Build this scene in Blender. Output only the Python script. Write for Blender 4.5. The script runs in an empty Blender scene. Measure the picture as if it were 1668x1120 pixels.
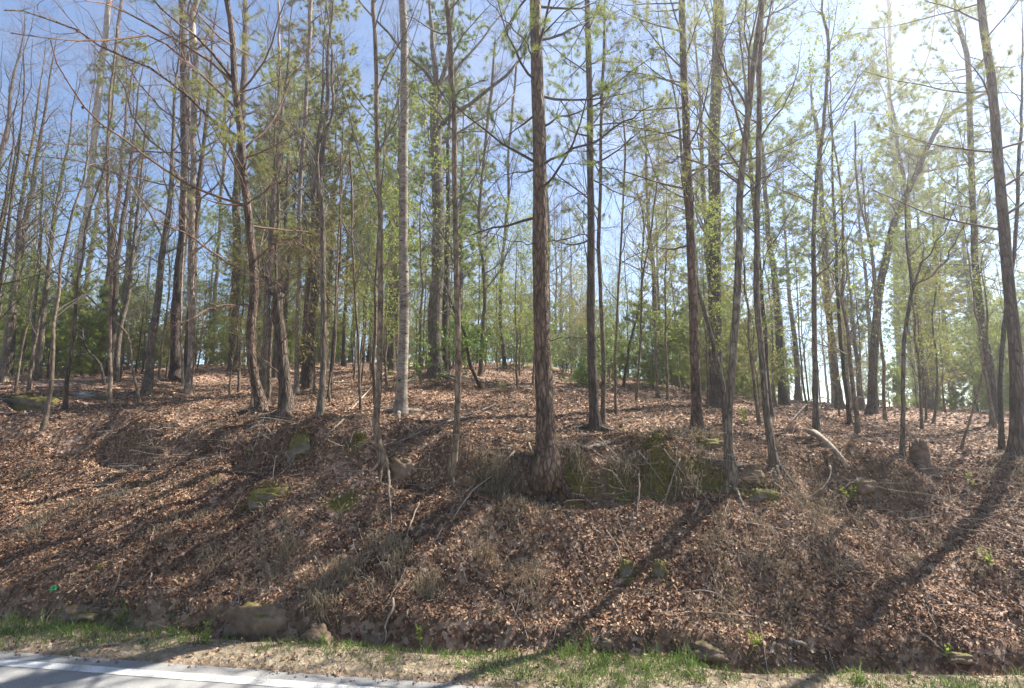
import bpy, math, random
import numpy as np
from mathutils import Vector

# ------------------------------------------------------------------ camera, world, sun
S = bpy.context.scene
COL = S.collection
PITCH = math.radians(8.0)
CAMZ = 2.5
cam = bpy.data.cameras.new('camera'); camo = bpy.data.objects.new('camera', cam); COL.objects.link(camo)
cam.sensor_width = 36.0; cam.lens = 18.0; cam.clip_start = 0.05; cam.clip_end = 4000
camo.location = (0, 0, CAMZ); camo.rotation_euler = (math.pi/2 + PITCH, 0, 0)
S.camera = camo

VEIL_DENSITY = 0.0020  # density of the volume added as a lens glare veil
SUN_AZ, SUN_EL = math.radians(60), math.radians(50)
w = bpy.data.worlds.new('World'); S.world = w; w.use_nodes = True
nt = w.node_tree
for n in list(nt.nodes): nt.nodes.remove(n)
out = nt.nodes.new('ShaderNodeOutputWorld'); bg = nt.nodes.new('ShaderNodeBackground')
sky = nt.nodes.new('ShaderNodeTexSky'); sky.sky_type = 'NISHITA'; sky.sun_disc = False
sky.sun_elevation = SUN_EL; sky.sun_rotation = SUN_AZ; sky.altitude = 600
sky.air_density = 1.0; sky.dust_density = 0.0; sky.ozone_density = 3.0
bg.inputs['Strength'].default_value = 0.064
ctc = nt.nodes.new('ShaderNodeTexCoord'); cmap = nt.nodes.new('ShaderNodeMapping'); cmap.inputs['Scale'].default_value = (1, 1, 2.4); nt.links.new(ctc.outputs['Generated'], cmap.inputs[0])
cn = nt.nodes.new('ShaderNodeTexNoise'); cn.inputs['Scale'].default_value = 2.2; cn.inputs['Detail'].default_value = 7; cn.inputs['Roughness'].default_value = .6; nt.links.new(cmap.outputs[0], cn.inputs['Vector'])
crp = nt.nodes.new('ShaderNodeValToRGB'); crp.color_ramp.elements[0].position = .45; crp.color_ramp.elements[0].color = (0, 0, 0, 1); crp.color_ramp.elements[1].position = .8; crp.color_ramp.elements[1].color = (.6, .6, .6, 1); nt.links.new(cn.outputs[0], crp.inputs[0])
cmx = nt.nodes.new('ShaderNodeMix'); cmx.data_type = 'RGBA'; nt.links.new(crp.outputs[0], cmx.inputs[0]); nt.links.new(sky.outputs[0], cmx.inputs[6]); cmx.inputs[7].default_value = (3.0, 3.1, 3.3, 1)   # thin cloud
nt.links.new(cmx.outputs[2], bg.inputs[0]); nt.links.new(bg.outputs[0], out.inputs[0])

sd = Vector((math.sin(SUN_AZ)*math.cos(SUN_EL), math.cos(SUN_AZ)*math.cos(SUN_EL), math.sin(SUN_EL)))
sl = bpy.data.lights.new('sun', 'SUN'); sl.energy = 5.0; sl.angle = math.radians(0.5); sl.color = (1.0, 0.95, 0.86)
so = bpy.data.objects.new('sun', sl); COL.objects.link(so); so.location = (40, 30, 60)
so.rotation_euler = sd.to_track_quat('Z', 'Y').to_euler()
S.view_settings.view_transform = 'Standard'; S.view_settings.look = 'None'
S.view_settings.exposure = 1.95; S.view_settings.gamma = 1.0
S.cycles.max_bounces = 6; S.cycles.diffuse_bounces = 3; S.cycles.transmission_bounces = 3

RNG = np.random.default_rng(7)
random.seed(7)

# ------------------------------------------------------------------ noise and ground shape
def _hash(ix, iy, seed):
    h = (ix.astype(np.int64)*374761393 + iy.astype(np.int64)*668265263 + seed*974634777) & 0xffffffff
    h = ((h ^ (h >> 13))*1274126177) & 0xffffffff
    h = h ^ (h >> 16)
    return (h & 0xffff)/65535.0
def vnoise(x, y, seed=0):
    x = np.asarray(x, float); y = np.asarray(y, float)
    fx = np.floor(x); fy = np.floor(y); tx = x-fx; ty = y-fy
    tx = tx*tx*(3-2*tx); ty = ty*ty*(3-2*ty)
    a = _hash(fx, fy, seed); b = _hash(fx+1, fy, seed); c = _hash(fx, fy+1, seed); d = _hash(fx+1, fy+1, seed)
    return (a*(1-tx)+b*tx)*(1-ty)+(c*(1-tx)+d*tx)*ty*1.0
def fbm(x, y, seed=0, o=4):
    s = 0; a = .5; x = np.asarray(x, float); y = np.asarray(y, float)
    for k in range(o):
        s = s + a*(vnoise(x*2**k+17.3*k, y*2**k-9.1*k, seed+k)-.5); a *= .5
    return s*2                                  # about -1..1
def sstep(a, b, x):
    t = np.clip((np.asarray(x, float)-a)/(b-a), 0, 1); return t*t*(3-2*t)

YAW = math.radians(7.8)
EU = np.array([math.cos(YAW), -math.sin(YAW)]); EW = np.array([math.sin(YAW), math.cos(YAW)]); OR = np.array([0.0, 5.15])
def xy_uw(x, y):
    dx = np.asarray(x, float)-OR[0]; dy = np.asarray(y, float)-OR[1]
    return dx*EU[0]+dy*EU[1], dx*EW[0]+dy*EW[1]
def uw_xy(u, w): return OR[0]+u*EU[0]+w*EW[0], OR[1]+u*EU[1]+w*EW[1]
def toe_w(u):
    return .74 + .05*np.clip(u, 0, 9) + .14*(vnoise(u*.9, u*0, 91)-.5)*2 + .06*np.clip(-u-4, 0, 6)
def slope_w(u): return 2.55 + .26*np.clip(-u-2.5, 0, 8) + .16*np.clip(u-3, 0, 6)
HUM = (2.25, 3.25)
def HUW(u, w):
    u = np.asarray(u, float); w = np.asarray(w, float)
    wt = toe_w(u); sw = slope_w(u)
    hl = np.interp(u, [-14, -7, 0, 6, 12], [2.75, 2.5, 2.0, 1.72, 1.6]) + .16*(vnoise(u*.55, u*0+3, 33)-.5)*2
    sN = (w-wt)/sw + .05*fbm(u*1.1, w*1.1, 12, 3)
    prof = np.interp(sN, [0, .045, .2, .55, .78, .86, 1.0, 1.12], [0, .11, .22, .53, .74, .87, .97, 1.0])
    ww = np.maximum(w-wt-sw, 0)
    g = .165-.115*sstep(-6, 24, u)
    rise = g*38*np.tanh(ww/38) - .05*np.clip(ww-60, 0, 200)
    z = prof*hl + rise
    onb = sstep(.0, .12, sN)
    nearlip = np.exp(-((sN-.9)/.2)**2)
    z = z + onb*(1-.5*sstep(0, 3, ww))*(.15*fbm(u*.8, w*.9, 5, 4) + .085*fbm(u*2.4, w*2.4, 8, 3)) + nearlip*.3*fbm(u*1.6, w*1.6, 44, 4)
    lipmask = np.clip(1.7*fbm(u*.62+4, u*0+2, 81, 3)+.5, 0, 1)
    z = z - onb*lipmask*(.30*np.exp(-((sN-.74)/.075)**2)+.1*np.exp(-((sN-.5)/.1)**2)) + onb*lipmask*.13*np.exp(-((sN-.95)/.09)**2)
    hum = np.exp(-((u-HUM[0])/.75)**2-((w-HUM[1])/.45)**2); z = z + .3*hum*(1+.6*fbm(u*2.2, w*2.2, 93, 3))
    # erosion benches on the face of the cut
    z = z + onb*(1-sstep(1.0, 1.3, sN))*.095*np.sin((w*1.0+.35*fbm(u*.7, w*.7, 61, 3))*9.0)*sstep(-.2, .3, fbm(u*.5, w*.5, 71, 2))
    z = z + sstep(0, 10, ww)*.22*fbm(u*.22, w*.22, 21, 3) + sstep(15, 60, ww)*.8*fbm(u*.05, w*.05, 27, 2)
    verge = sstep(0, .1, w)*(1-sstep(-.1, .05, sN))
    z = z + verge*(.02+.035*fbm(u*3, w*3, 3, 3)) - .11*np.exp(-((w-wt+.03)/.08)**2)*np.clip(.6+1.2*fbm(u*.9, u*0, 17, 2), 0, 1.3)
    z = np.where(w < -.03, -.035, z)
    return z
def H(x, y): return HUW(*xy_uw(x, y))
def normal(x, y, e=.04):
    n = np.stack([-(H(x+e, y)-H(x-e, y))/(2*e), -(H(x, y+e)-H(x, y-e))/(2*e), np.ones_like(np.asarray(x, float))], -1)
    return n/np.linalg.norm(n, axis=-1, keepdims=True)

# the view ray of a point measured on the photograph (1668 x 1120), and where it meets the ground
CP, SP = math.cos(PITCH), math.sin(PITCH)
def ray(X, Y):
    cx = (X-834)/834.0; v = (560-Y)/834.0
    return np.array([cx, CP-v*SP, SP+v*CP])
TS = np.concatenate([np.arange(3.5, 20, .02), np.arange(20, 70, .1)])
def ground(X, Y):
    d = ray(X, Y); p = d[None]*TS[:, None]; z = p[:, 2]+CAMZ
    h = H(p[:, 0], p[:, 1]); i = np.argmax(z < h)
    if not (z < h).any(): i = len(TS)-1
    t = TS[i]
    return np.array([d[0]*t, d[1]*t, float(H(d[0]*t, d[1]*t))])
def at_depth(X, Y, y):
    d = ray(X, Y); t = y/d[1]; return np.array([d[0]*t, y, CAMZ+d[2]*t]), t

# ------------------------------------------------------------------ materials
MAT = {}
def newmat(name):
    m = bpy.data.materials.new(name); m.use_nodes = True; n = m.node_tree.nodes; n.clear()
    o = n.new('ShaderNodeOutputMaterial'); p = n.new('ShaderNodeBsdfPrincipled')
    m.node_tree.links.new(p.outputs[0], o.inputs[0]); p.inputs['Roughness'].default_value = .85
    p.inputs['Specular IOR Level'].default_value = .25
    MAT[name] = m; return m, n, m.node_tree.links, p, o
def ramp(n, stops):
    r = n.new('ShaderNodeValToRGB'); e = r.color_ramp.elements
    while len(e) < len(stops): e.new(.5)
    for k, (p, c) in enumerate(stops): e[k].position = p; e[k].color = (*c, 1)
    return r
def noise(n, l, vec, scale, detail=4, rough=.55):
    t = n.new('ShaderNodeTexNoise'); t.inputs['Scale'].default_value = scale; t.inputs['Detail'].default_value = detail
    t.inputs['Roughness'].default_value = rough
    if vec is not None: l.new(vec, t.inputs['Vector'])
    return t
def mapping(n, l, src, sc):
    m = n.new('ShaderNodeMapping'); m.inputs['Scale'].default_value = sc; l.new(src, m.inputs['Vector']); return m.outputs[0]
def mixc(n, l, f, a, b, mode='MIX'):
    m = n.new('ShaderNodeMix'); m.data_type = 'RGBA'; m.blend_type = mode
    for i, s in ((0, f), (6, a), (7, b)):
        if isinstance(s, (int, float)): m.inputs[i].default_value = s
        elif isinstance(s, tuple): m.inputs[i].default_value = (*s, 1)
        else: l.new(s, m.inputs[i])
    return m.outputs[2]
def bump(n, l, h, p, strength, dist):
    b = n.new('ShaderNodeBump'); b.inputs['Strength'].default_value = strength; b.inputs['Distance'].default_value = dist
    l.new(h, b.inputs['Height']); l.new(b.outputs[0], p.inputs['Normal'])
def bark(name, dark, mid, light, sc=(14, 14, 2.2), bs=.9, dist=.03, lichen=None):
    m, n, l, p, o = newmat(name)
    tc = n.new('ShaderNodeTexCoord'); v = mapping(n, l, tc.outputs['Object'], sc)
    t = noise(n, l, v, 1.6, 6, .65)
    vo = n.new('ShaderNodeTexVoronoi'); vo.feature = 'DISTANCE_TO_EDGE'; vo.inputs['Scale'].default_value = 1.6
    wv = mixc(n, l, .12, v, t.outputs['Color']); l.new(wv, vo.inputs['Vector'])
    r = ramp(n, [(.28, dark), (.5, mid), (.72, light)]); l.new(t.outputs[0], r.inputs[0])
    cr = ramp(n, [(0, (.45, .45, .45)), (.16, (1, 1, 1))]); l.new(vo.outputs['Distance'], cr.inputs[0])
    c = mixc(n, l, 1.0, r.outputs[0], cr.outputs[0], 'MULTIPLY')
    big = noise(n, l, tc.outputs['Object'], 1.7, 3)
    br = ramp(n, [(.3, (.55, .56, .55)), (.7, (1.38, 1.33, 1.26))]); l.new(big.outputs[0], br.inputs[0])
    c = mixc(n, l, 1.0, c, br.outputs[0], 'MULTIPLY')
    if lichen:
        ln = noise(n, l, tc.outputs['Object'], 5, 5, .7); lr = ramp(n, [(.56, (0, 0, 0)), (.64, (1, 1, 1))]); l.new(ln.outputs[0], lr.inputs[0])
        c = mixc(n, l, lr.outputs[0], c, lichen)
    oi = n.new('ShaderNodeObjectInfo'); rr = ramp(n, [(0, (.8, .8, .8)), (1, (1.2, 1.17, 1.13))]); l.new(oi.outputs['Random'], rr.inputs[0])
    c = mixc(n, l, 1.0, c, rr.outputs[0], 'MULTIPLY')
    l.new(c, p.inputs['Base Color'])
    add = n.new('ShaderNodeMath'); add.operation = 'ADD'; l.new(t.outputs[0], add.inputs[0]); l.new(cr.outputs[0], add.inputs[1])
    bump(n, l, add.outputs[0], p, bs, dist)
    return m
bark('bark_grey', (.08, .063, .048), (.165, .135, .106), (.26, .22, .178), lichen=(.22, .21, .155))
bark('bark_brown', (.05, .036, .027), (.11, .083, .065), (.19, .15, .122))
bark('bark_pine', (.05, .034, .025), (.125, .085, .063), (.225, .165, .13), (11, 11, 3.2), 1.0, .035)
bark('bark_dark', (.035, .026, .02), (.075, .056, .044), (.125, .1, .082), (16, 16, 3.0), 1.0, .03)
bark('bark_pale', (.15, .115, .09), (.27, .22, .178), (.38, .325, .27), (9, 9, 3.5), .5, .014, lichen=(.3, .28, .22))
bark('bark_sapling', (.09, .066, .046), (.17, .13, .095), (.25, .2, .15), (10, 10, 4), .3, .008)
# birch: pale bark with short horizontal dashes
m, n, l, p, o = newmat('bark_birch')
tc = n.new('ShaderNodeTexCoord'); v = mapping(n, l, tc.outputs['Object'], (5, 5, 26))
t = noise(n, l, v, 1.5, 4, .6); t2 = noise(n, l, tc.outputs['Object'], 6, 5, .65)
r = ramp(n, [(.33, (.11, .09, .072)), (.44, (.22, .185, .145)), (.62, (.31, .27, .22))]); l.new(t.outputs[0], r.inputs[0])
r2 = ramp(n, [(.36, (.45, .42, .38)), (.55, (1, 1, 1))]); l.new(t2.outputs[0], r2.inputs[0])
l.new(mixc(n, l, 1.0, r.outputs[0], r2.outputs[0], 'MULTIPLY'), p.inputs['Base Color']); bump(n, l, t.outputs[0], p, .5, .012)

def flat(name, col, rough=.85, var=.25, scale=6, bs=0.0):
    m, n, l, p, o = newmat(name); p.inputs['Roughness'].default_value = rough
    tc = n.new('ShaderNodeTexCoord'); t = noise(n, l, tc.outputs['Object'], scale, 5, .6)
    a = tuple(c*(1-var) for c in col); b = tuple(c*(1+var) for c in col)
    r = ramp(n, [(.3, a), (.7, b)]); l.new(t.outputs[0], r.inputs[0]); l.new(r.outputs[0], p.inputs['Base Color'])
    if bs: bump(n, l, t.outputs[0], p, bs, .02)
    return m
flat('twig_grey', (.135, .115, .098)); flat('twig_brown', (.105, .075, .058)); flat('twig_red', (.15, .088, .062))
flat('twig_dark', (.06, .047, .04)); flat('dead_wood', (.23, .182, .138), .9, .3, 9, .4); flat('dead_wood_dark', (.15, .12, .1), .9, .35, 9, .5)
flat('cone', (.06, .042, .034)); flat('knot', (.045, .037, .032), .9, .4, 20, .5); flat('rotten_wood', (.13, .09, .065), .95, .5, 10, .8)
flat('scrap_green', (.05, .26, .1), .5, .2)

def leafy(name, stops, trans=.35, rough=.6, spec=.3):
    m, n, l, p, o = newmat(name)
    a = n.new('ShaderNodeAttribute'); a.attribute_name = 'rnd'
    r = ramp(n, stops); l.new(a.outputs['Fac'], r.inputs[0]); l.new(r.outputs[0], p.inputs['Base Color'])
    p.inputs['Roughness'].default_value = rough; p.inputs['Specular IOR Level'].default_value = spec
    if trans:
        tr = n.new('ShaderNodeBsdfTranslucent'); l.new(r.outputs[0], tr.inputs[0])
        mx = n.new('ShaderNodeMixShader'); mx.inputs[0].default_value = trans
        l.new(p.outputs[0], mx.inputs[1]); l.new(tr.outputs[0], mx.inputs[2]); l.new(mx.outputs[0], o.inputs[0])
    return m
leafy('needles', [(0, (.13, .175, .028)), (.5, (.205, .25, .045)), (1, (.28, .3, .075))], .5)
leafy('needles_blue', [(0, (.1, .155, .038)), (.5, (.16, .22, .055)), (1, (.23, .28, .085))], .5)
leafy('needles_olive', [(0, (.17, .19, .045)), (.5, (.22, .235, .065)), (1, (.28, .28, .1))], .5)
leafy('laurel', [(0, (.08, .14, .03)), (.5, (.14, .22, .045)), (1, (.23, .3, .08))], .5, .4, .4)
leafy('spring_yellow', [(0, (.2, .18, .05)), (.5, (.3, .26, .07)), (1, (.38, .34, .1))], .4)
leafy('spring_green', [(0, (.15, .2, .03)), (.5, (.23, .28, .05)), (1, (.32, .35, .09))], .5)
leafy('dead_leaf', [(0, (.05, .026, .017)), (.25, (.14, .07, .042)), (.55, (.265, .15, .083)), (.8, (.43, .27, .158)), (1, (.58, .44, .315))], .12, .7, .3)
leafy('dry_blade', [(0, (.14, .1, .06)), (.5, (.25, .195, .12)), (1, (.37, .31, .215))], .2)
leafy('grass_blade', [(0, (.07, .12, .025)), (.5, (.12, .19, .04)), (1, (.2, .25, .075))], .35)
leafy('moss', [(0, (.075, .07, .012)), (.5, (.13, .12, .02)), (1, (.2, .18, .035))], .1, .95, .1)
leafy('stick', [(0, (.09, .068, .053)), (.5, (.19, .155, .125)), (1, (.34, .3, .25))], 0, .9, .2)

# ground: leaf mould, bare clay where the attribute says so, worn verge
m, n, l, p, o = newmat('forest_floor')
tc = n.new('ShaderNodeTexCoord'); P = tc.outputs['Object']
v1 = n.new('ShaderNodeTexVoronoi'); v1.inputs['Scale'].default_value = 16; nz = noise(n, l, P, 14, 5, .7)
l.new(mixc(n, l, .09, P, nz.outputs['Color']), v1.inputs['Vector'])
sep = n.new('ShaderNodeSeparateColor'); l.new(v1.outputs['Color'], sep.inputs[0])
lr = ramp(n, [(0, (.05, .03, .021)), (.35, (.13, .075, .05)), (.65, (.22, .14, .095)), (.88, (.33, .225, .165)), (1, (.42, .32, .25))]); l.new(sep.outputs[0], lr.inputs[0])
big = noise(n, l, P, .7, 4); bigr = ramp(n, [(.35, (.7, .68, .65)), (.65, (1.15, 1.12, 1.1))]); l.new(big.outputs[0], bigr.inputs[0])
leafc = mixc(n, l, 1.0, lr.outputs[0], bigr.outputs[0], 'MULTIPLY')
sn = noise(n, l, P, 5, 6, .65); soil = ramp(n, [(.3, (.06, .036, .021)), (.5, (.12, .075, .043)), (.75, (.25, .165, .095))]); l.new(sn.outputs[0], soil.inputs[0])
a1 = n.new('ShaderNodeAttribute'); a1.attribute_name = 'bare'
c = mixc(n, l, a1.outputs['Fac'], leafc, soil.outputs[0])
vn = noise(n, l, P, 14, 6, .7); vr = ramp(n, [(.3, (.13, .1, .065)), (.5, (.23, .18, .12)), (.72, (.36, .3, .215))]); l.new(vn.outputs[0], vr.inputs[0])
a3 = n.new('ShaderNodeAttribute'); a3.attribute_name = 'mossy'; mn = noise(n, l, P, 45, 4); mr = ramp(n, [(.3, (.06, .052, .012)), (.7, (.16, .135, .03))]); l.new(mn.outputs[0], mr.inputs[0])
c = mixc(n, l, a3.outputs['Fac'], c, mr.outputs[0])
a2 = n.new('ShaderNodeAttribute'); a2.attribute_name = 'verge'
c = mixc(n, l, a2.outputs['Fac'], c, vr.outputs[0])
l.new(c, p.inputs['Base Color']); p.inputs['Roughness'].default_value = .95
hb = n.new('ShaderNodeMath'); hb.operation = 'ADD'; l.new(v1.outputs['Distance'], hb.inputs[0]); l.new(sn.outputs[0], hb.inputs[1])
bump(n, l, hb.outputs[0], p, .8, .05)
# road
m, n, l, p, o = newmat('asphalt')
tc = n.new('ShaderNodeTexCoord'); P = tc.outputs['Object']; a = noise(n, l, P, 260, 2, .6); b = noise(n, l, P, 1.3, 4)
r = ramp(n, [(.3, (.1, .098, .096)), (.55, (.235, .23, .222)), (.75, (.4, .39, .37))]); l.new(a.outputs[0], r.inputs[0])
r2 = ramp(n, [(.3, (.8, .8, .8)), (.7, (1.15, 1.14, 1.12))]); l.new(b.outputs[0], r2.inputs[0])
l.new(mixc(n, l, 1.0, r.outputs[0], r2.outputs[0], 'MULTIPLY'), p.inputs['Base Color']); bump(n, l, a.outputs[0], p, .5, .006)
m, n, l, p, o = newmat('road_paint')
tc = n.new('ShaderNodeTexCoord'); P = tc.outputs['Object']; a = noise(n, l, P, 120, 4, .7); b = noise(n, l, P, 4, 4)
ad = n.new('ShaderNodeMath'); ad.operation = 'MULTIPLY_ADD'; l.new(b.outputs[0], ad.inputs[0]); ad.inputs[1].default_value = .6; l.new(a.outputs[0], ad.inputs[2])
r = ramp(n, [(.68, (.17, .168, .163)), (.84, (.5, .5, .485)), (1.0, (.66, .66, .64))]); l.new(ad.outputs[0], r.inputs[0]); l.new(r.outputs[0], p.inputs['Base Color'])
# rock
def rockmat(name, cols, moss_amt):
    m, n, l, p, o = newmat(name)
    tc = n.new('ShaderNodeTexCoord'); P = tc.outputs['Object']; a = noise(n, l, P, 5, 8, .7)
    r = ramp(n, [(.3, cols[0]), (.5, cols[1]), (.7, cols[2])]); l.new(a.outputs[0], r.inputs[0]); c = r.outputs[0]
    if moss_amt:
        g = n.new('ShaderNodeNewGeometry'); sx = n.new('ShaderNodeSeparateXYZ'); l.new(g.outputs['Normal'], sx.inputs[0])
        b = noise(n, l, P, 7, 6, .7); mm = n.new('ShaderNodeMath'); mm.operation = 'MULTIPLY_ADD'
        l.new(sx.outputs['Z'], mm.inputs[0]); mm.inputs[1].default_value = .5; l.new(b.outputs[0], mm.inputs[2])
        mr = ramp(n, [(.95-moss_amt, (0, 0, 0)), (1.05-moss_amt, (1, 1, 1))]); l.new(mm.outputs[0], mr.inputs[0])
        mc = noise(n, l, P, 30, 3); mcr = ramp(n, [(.3, (.06, .052, .012)), (.7, (.15, .125, .03))]); l.new(mc.outputs[0], mcr.inputs[0])
        c = mixc(n, l, mr.outputs[0], c, mcr.outputs[0])
    l.new(c, p.inputs['Base Color']); bump(n, l, a.outputs[0], p, .9, .04)
rockmat('rock_mossy', [(.07, .058, .045), (.15, .125, .1), (.25, .215, .175)], .42)
rockmat('rock_grey', [(.09, .08, .07), (.18, .165, .15), (.3, .28, .25)], 0)
rockmat('rock_clay', [(.085, .055, .036), (.17, .115, .075), (.27, .2, .14)], .06)

# ------------------------------------------------------------------ mesh helpers
class MB:
    def __init__(s): s.v = []; s.q = []; s.t = []; s.qs = []; s.ts = []; s.r = []; s.n = 0
    def add(s, v, quads=None, tris=None, rnd=.5, smooth=False):
        v = np.asarray(v, np.float32).reshape(-1, 3); s.v.append(v)
        if quads is not None and len(quads): s.q.append(np.asarray(quads, np.int32)+s.n); s.qs.append(np.full(len(quads), smooth))
        if tris is not None and len(tris): s.t.append(np.asarray(tris, np.int32)+s.n); s.ts.append(np.full(len(tris), smooth))
        s.r.append(np.broadcast_to(np.asarray(rnd, np.float32), (len(v),))); s.n += len(v)
    def mesh(s, name, mat, off=(0, 0, 0)):
        me = bpy.data.meshes.new(name)
        v = np.concatenate(s.v) - np.asarray(off, np.float32)
        q = np.concatenate(s.q) if s.q else np.zeros((0, 4), np.int32); t = np.concatenate(s.t) if s.t else np.zeros((0, 3), np.int32)
        me.vertices.add(len(v)); me.vertices.foreach_set('co', v.ravel())
        li = np.concatenate([q.ravel(), t.ravel()]); me.loops.add(len(li)); me.loops.foreach_set('vertex_index', li)
        nq, ntr = len(q), len(t); me.polygons.add(nq+ntr)
        me.polygons.foreach_set('loop_start', np.concatenate([np.arange(nq)*4, nq*4+np.arange(ntr)*3]).astype(np.int32))
        sm = np.concatenate([*(s.qs or [np.zeros(0, bool)]), *(s.ts or [np.zeros(0, bool)])])
        me.polygons.foreach_set('use_smooth', sm.astype(bool))
        at = me.attributes.new('rnd', 'FLOAT', 'POINT'); at.data.foreach_set('value', np.concatenate(s.r).astype(np.float32))
        me.materials.append(MAT[mat]); me.update(); me.validate(); return me
    def build(s, name, mat, parent=None, off=(0, 0, 0), **props):
        o = bpy.data.objects.new(name, s.mesh(name, mat, off)); COL.objects.link(o)
        if parent is not None: o.parent = parent
        else: o.location = off
        for k, x in props.items(): o[k] = x
        return o
def empty(name, loc, label, cat, group=None):
    o = bpy.data.objects.new(name, None); COL.objects.link(o); o.location = [float(c) for c in loc]; o.empty_display_size = .2
    o['label'] = label; o['category'] = cat
    if group: o['group'] = group
    return o
def dup(src, loc, rz, sc, label=None, group=None):
    r = src.copy(); COL.objects.link(r); r.location = [float(c) for c in loc]; r.rotation_euler = (0, 0, rz); r.scale = (sc, sc, sc)
    if label: r['label'] = label
    if group: r['group'] = group
    for ch in src.children:
        c = ch.copy(); COL.objects.link(c); c.parent = r
    return r
def nrm(a): return a/np.maximum(np.linalg.norm(a, axis=-1, keepdims=True), 1e-9)
def tubes(mb, P, R, sides=3, cap=False, lump=0.0, rng=RNG, rnd=.5):
    P = np.asarray(P, float); R = np.asarray(R, float); N, K = R.shape
    T = nrm(np.gradient(P, axis=1)); avg = nrm(P[:, -1]-P[:, 0])
    ref = np.where(np.abs(avg[:, 2:3]) < .75, np.array([[0, 0, 1.]]), np.array([[1., 0, 0]]))[:, None, :]
    A = nrm(np.cross(T, np.broadcast_to(ref, T.shape))); B = np.cross(T, A)
    th = np.arange(sides)/sides*2*np.pi
    rr = R[:, :, None]*(1 + (lump*rng.normal(0, 1, (N, K, sides)) if lump else 0))
    V = P[:, :, None, :] + (A[:, :, None, :]*np.cos(th)[None, None, :, None] + B[:, :, None, :]*np.sin(th)[None, None, :, None])*rr[..., None]
    base = np.arange(N)[:, None, None]*K*sides; k = np.arange(K-1)[None, :, None]*sides; j = np.arange(sides)[None, None, :]; j2 = (j+1) % sides
    a = base+k+j; b = base+k+j2
    Q = np.stack([a, b, b+sides, a+sides], -1).reshape(-1, 4)
    tr = None
    if cap:
        tr = []
        for i in range(N):
            for e, o_ in ((0, 0), (K-1, 1)):
                s0 = i*K*sides+e*sides
                for q in range(1, sides-1): tr.append((s0, s0+q+1, s0+q) if not o_ else (s0, s0+q, s0+q+1))
    rv = np.repeat(np.broadcast_to(np.asarray(rnd, float), (N,)), K*sides)
    mb.add(V, Q, tr, rv, True)
def smooth_line(pts, K):
    pts = np.asarray(pts, float)
    if len(pts) == 2: s = np.linspace(0, 1, K)[:, None]; return pts[0]*(1-s)+pts[1]*s
    d = np.concatenate([[0], np.cumsum(np.linalg.norm(np.diff(pts[:, :3], axis=0), axis=1))]); s = np.linspace(0, d[-1], K)
    m = np.gradient(pts, d, axis=0)
    i = np.clip(np.searchsorted(d, s, side='right')-1, 0, len(d)-2); h = (d[i+1]-d[i])[:, None]; t = ((s-d[i])[:, None])/h
    return (2*t**3-3*t**2+1)*pts[i] + (t**3-2*t**2+t)*h*m[i] + (-2*t**3+3*t**2)*pts[i+1] + (t**3-t**2)*h*m[i+1]
def at_t(P, R, idx, t):
    K = R.shape[1]; f = t*(K-1); i = np.minimum(f.astype(int), K-2); f = f-i
    p = P[idx, i]*(1-f)[:, None]+P[idx, i+1]*f[:, None]; r = R[idx, i]*(1-f)+R[idx, i+1]*f
    return p, r, nrm(P[idx, i+1]-P[idx, i])
def spawn(P, R, per, t0, t1, length, ang, K, rng, up=.0, jit=.12, rk=.6, rmax=1.0, taper=.85, az=None, rmin=.0012):
    N = R.shape[0]; idx = np.repeat(np.arange(N), per); M = len(idx)
    t = np.tile((np.arange(per)+.5)/per, N) + rng.uniform(-.5, .5, M)/per; t = t0+(t1-t0)*np.clip(t, 0, 1)
    p, r, T = at_t(P, R, idx, t)
    rv = nrm(rng.normal(0, 1, (M, 3))); perp = nrm(np.cross(T, rv))
    if az is not None:
        perp = np.stack([np.cos(az(M)), np.sin(az(M)), np.zeros(M)], -1) if callable(az) else perp
    a = np.radians(ang[0]+(ang[1]-ang[0])*rng.random(M))
    D = T*np.cos(a)[:, None]+perp*np.sin(a)[:, None]
    L = length(t, idx) if callable(length) else length[0]+(length[1]-length[0])*rng.random(M)
    r0 = np.clip(r*rk, rmin, rmax)
    out = np.zeros((M, K, 3)); out[:, 0] = p; d = nrm(D); st = (L/(K-1))[:, None]
    for k in range(1, K):
        d = nrm(d+rng.normal(0, jit, (M, 3))+np.array([0, 0, up])); out[:, k] = out[:, k-1]+d*st
    rad = r0[:, None]*(1-taper*np.linspace(0, 1, K))[None]
    return out, rad
def needles(mb, P, R, per, n, ln, wd, rng, t0=.25, spread=.9, up=.1):
    N = R.shape[0]; idx = np.repeat(np.arange(N), per); t = t0+(1-t0)*rng.random(len(idx))
    p, r, T = at_t(P, R, idx, t); M = len(p)*n
    p = np.repeat(p, n, 0); T = np.repeat(T, n, 0)
    d = nrm(T*.75+rng.normal(0, 1, (M, 3))*spread*.6+np.array([0, 0, up])); L = ln*rng.uniform(.6, 1.15, M)[:, None]
    s = nrm(np.cross(d, rng.normal(0, 1, (M, 3))))*wd*.5
    b = p+rng.normal(0, .012, (M, 3))
    V = np.stack([b-s, b+s, b+d*L], 1); r_ = np.repeat(np.clip(np.repeat(rng.random(N), per*n)+rng.normal(0, .18, M), 0, 1), 3)
    mb.add(V, None, np.arange(M*3).reshape(-1, 3), r_)
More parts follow.
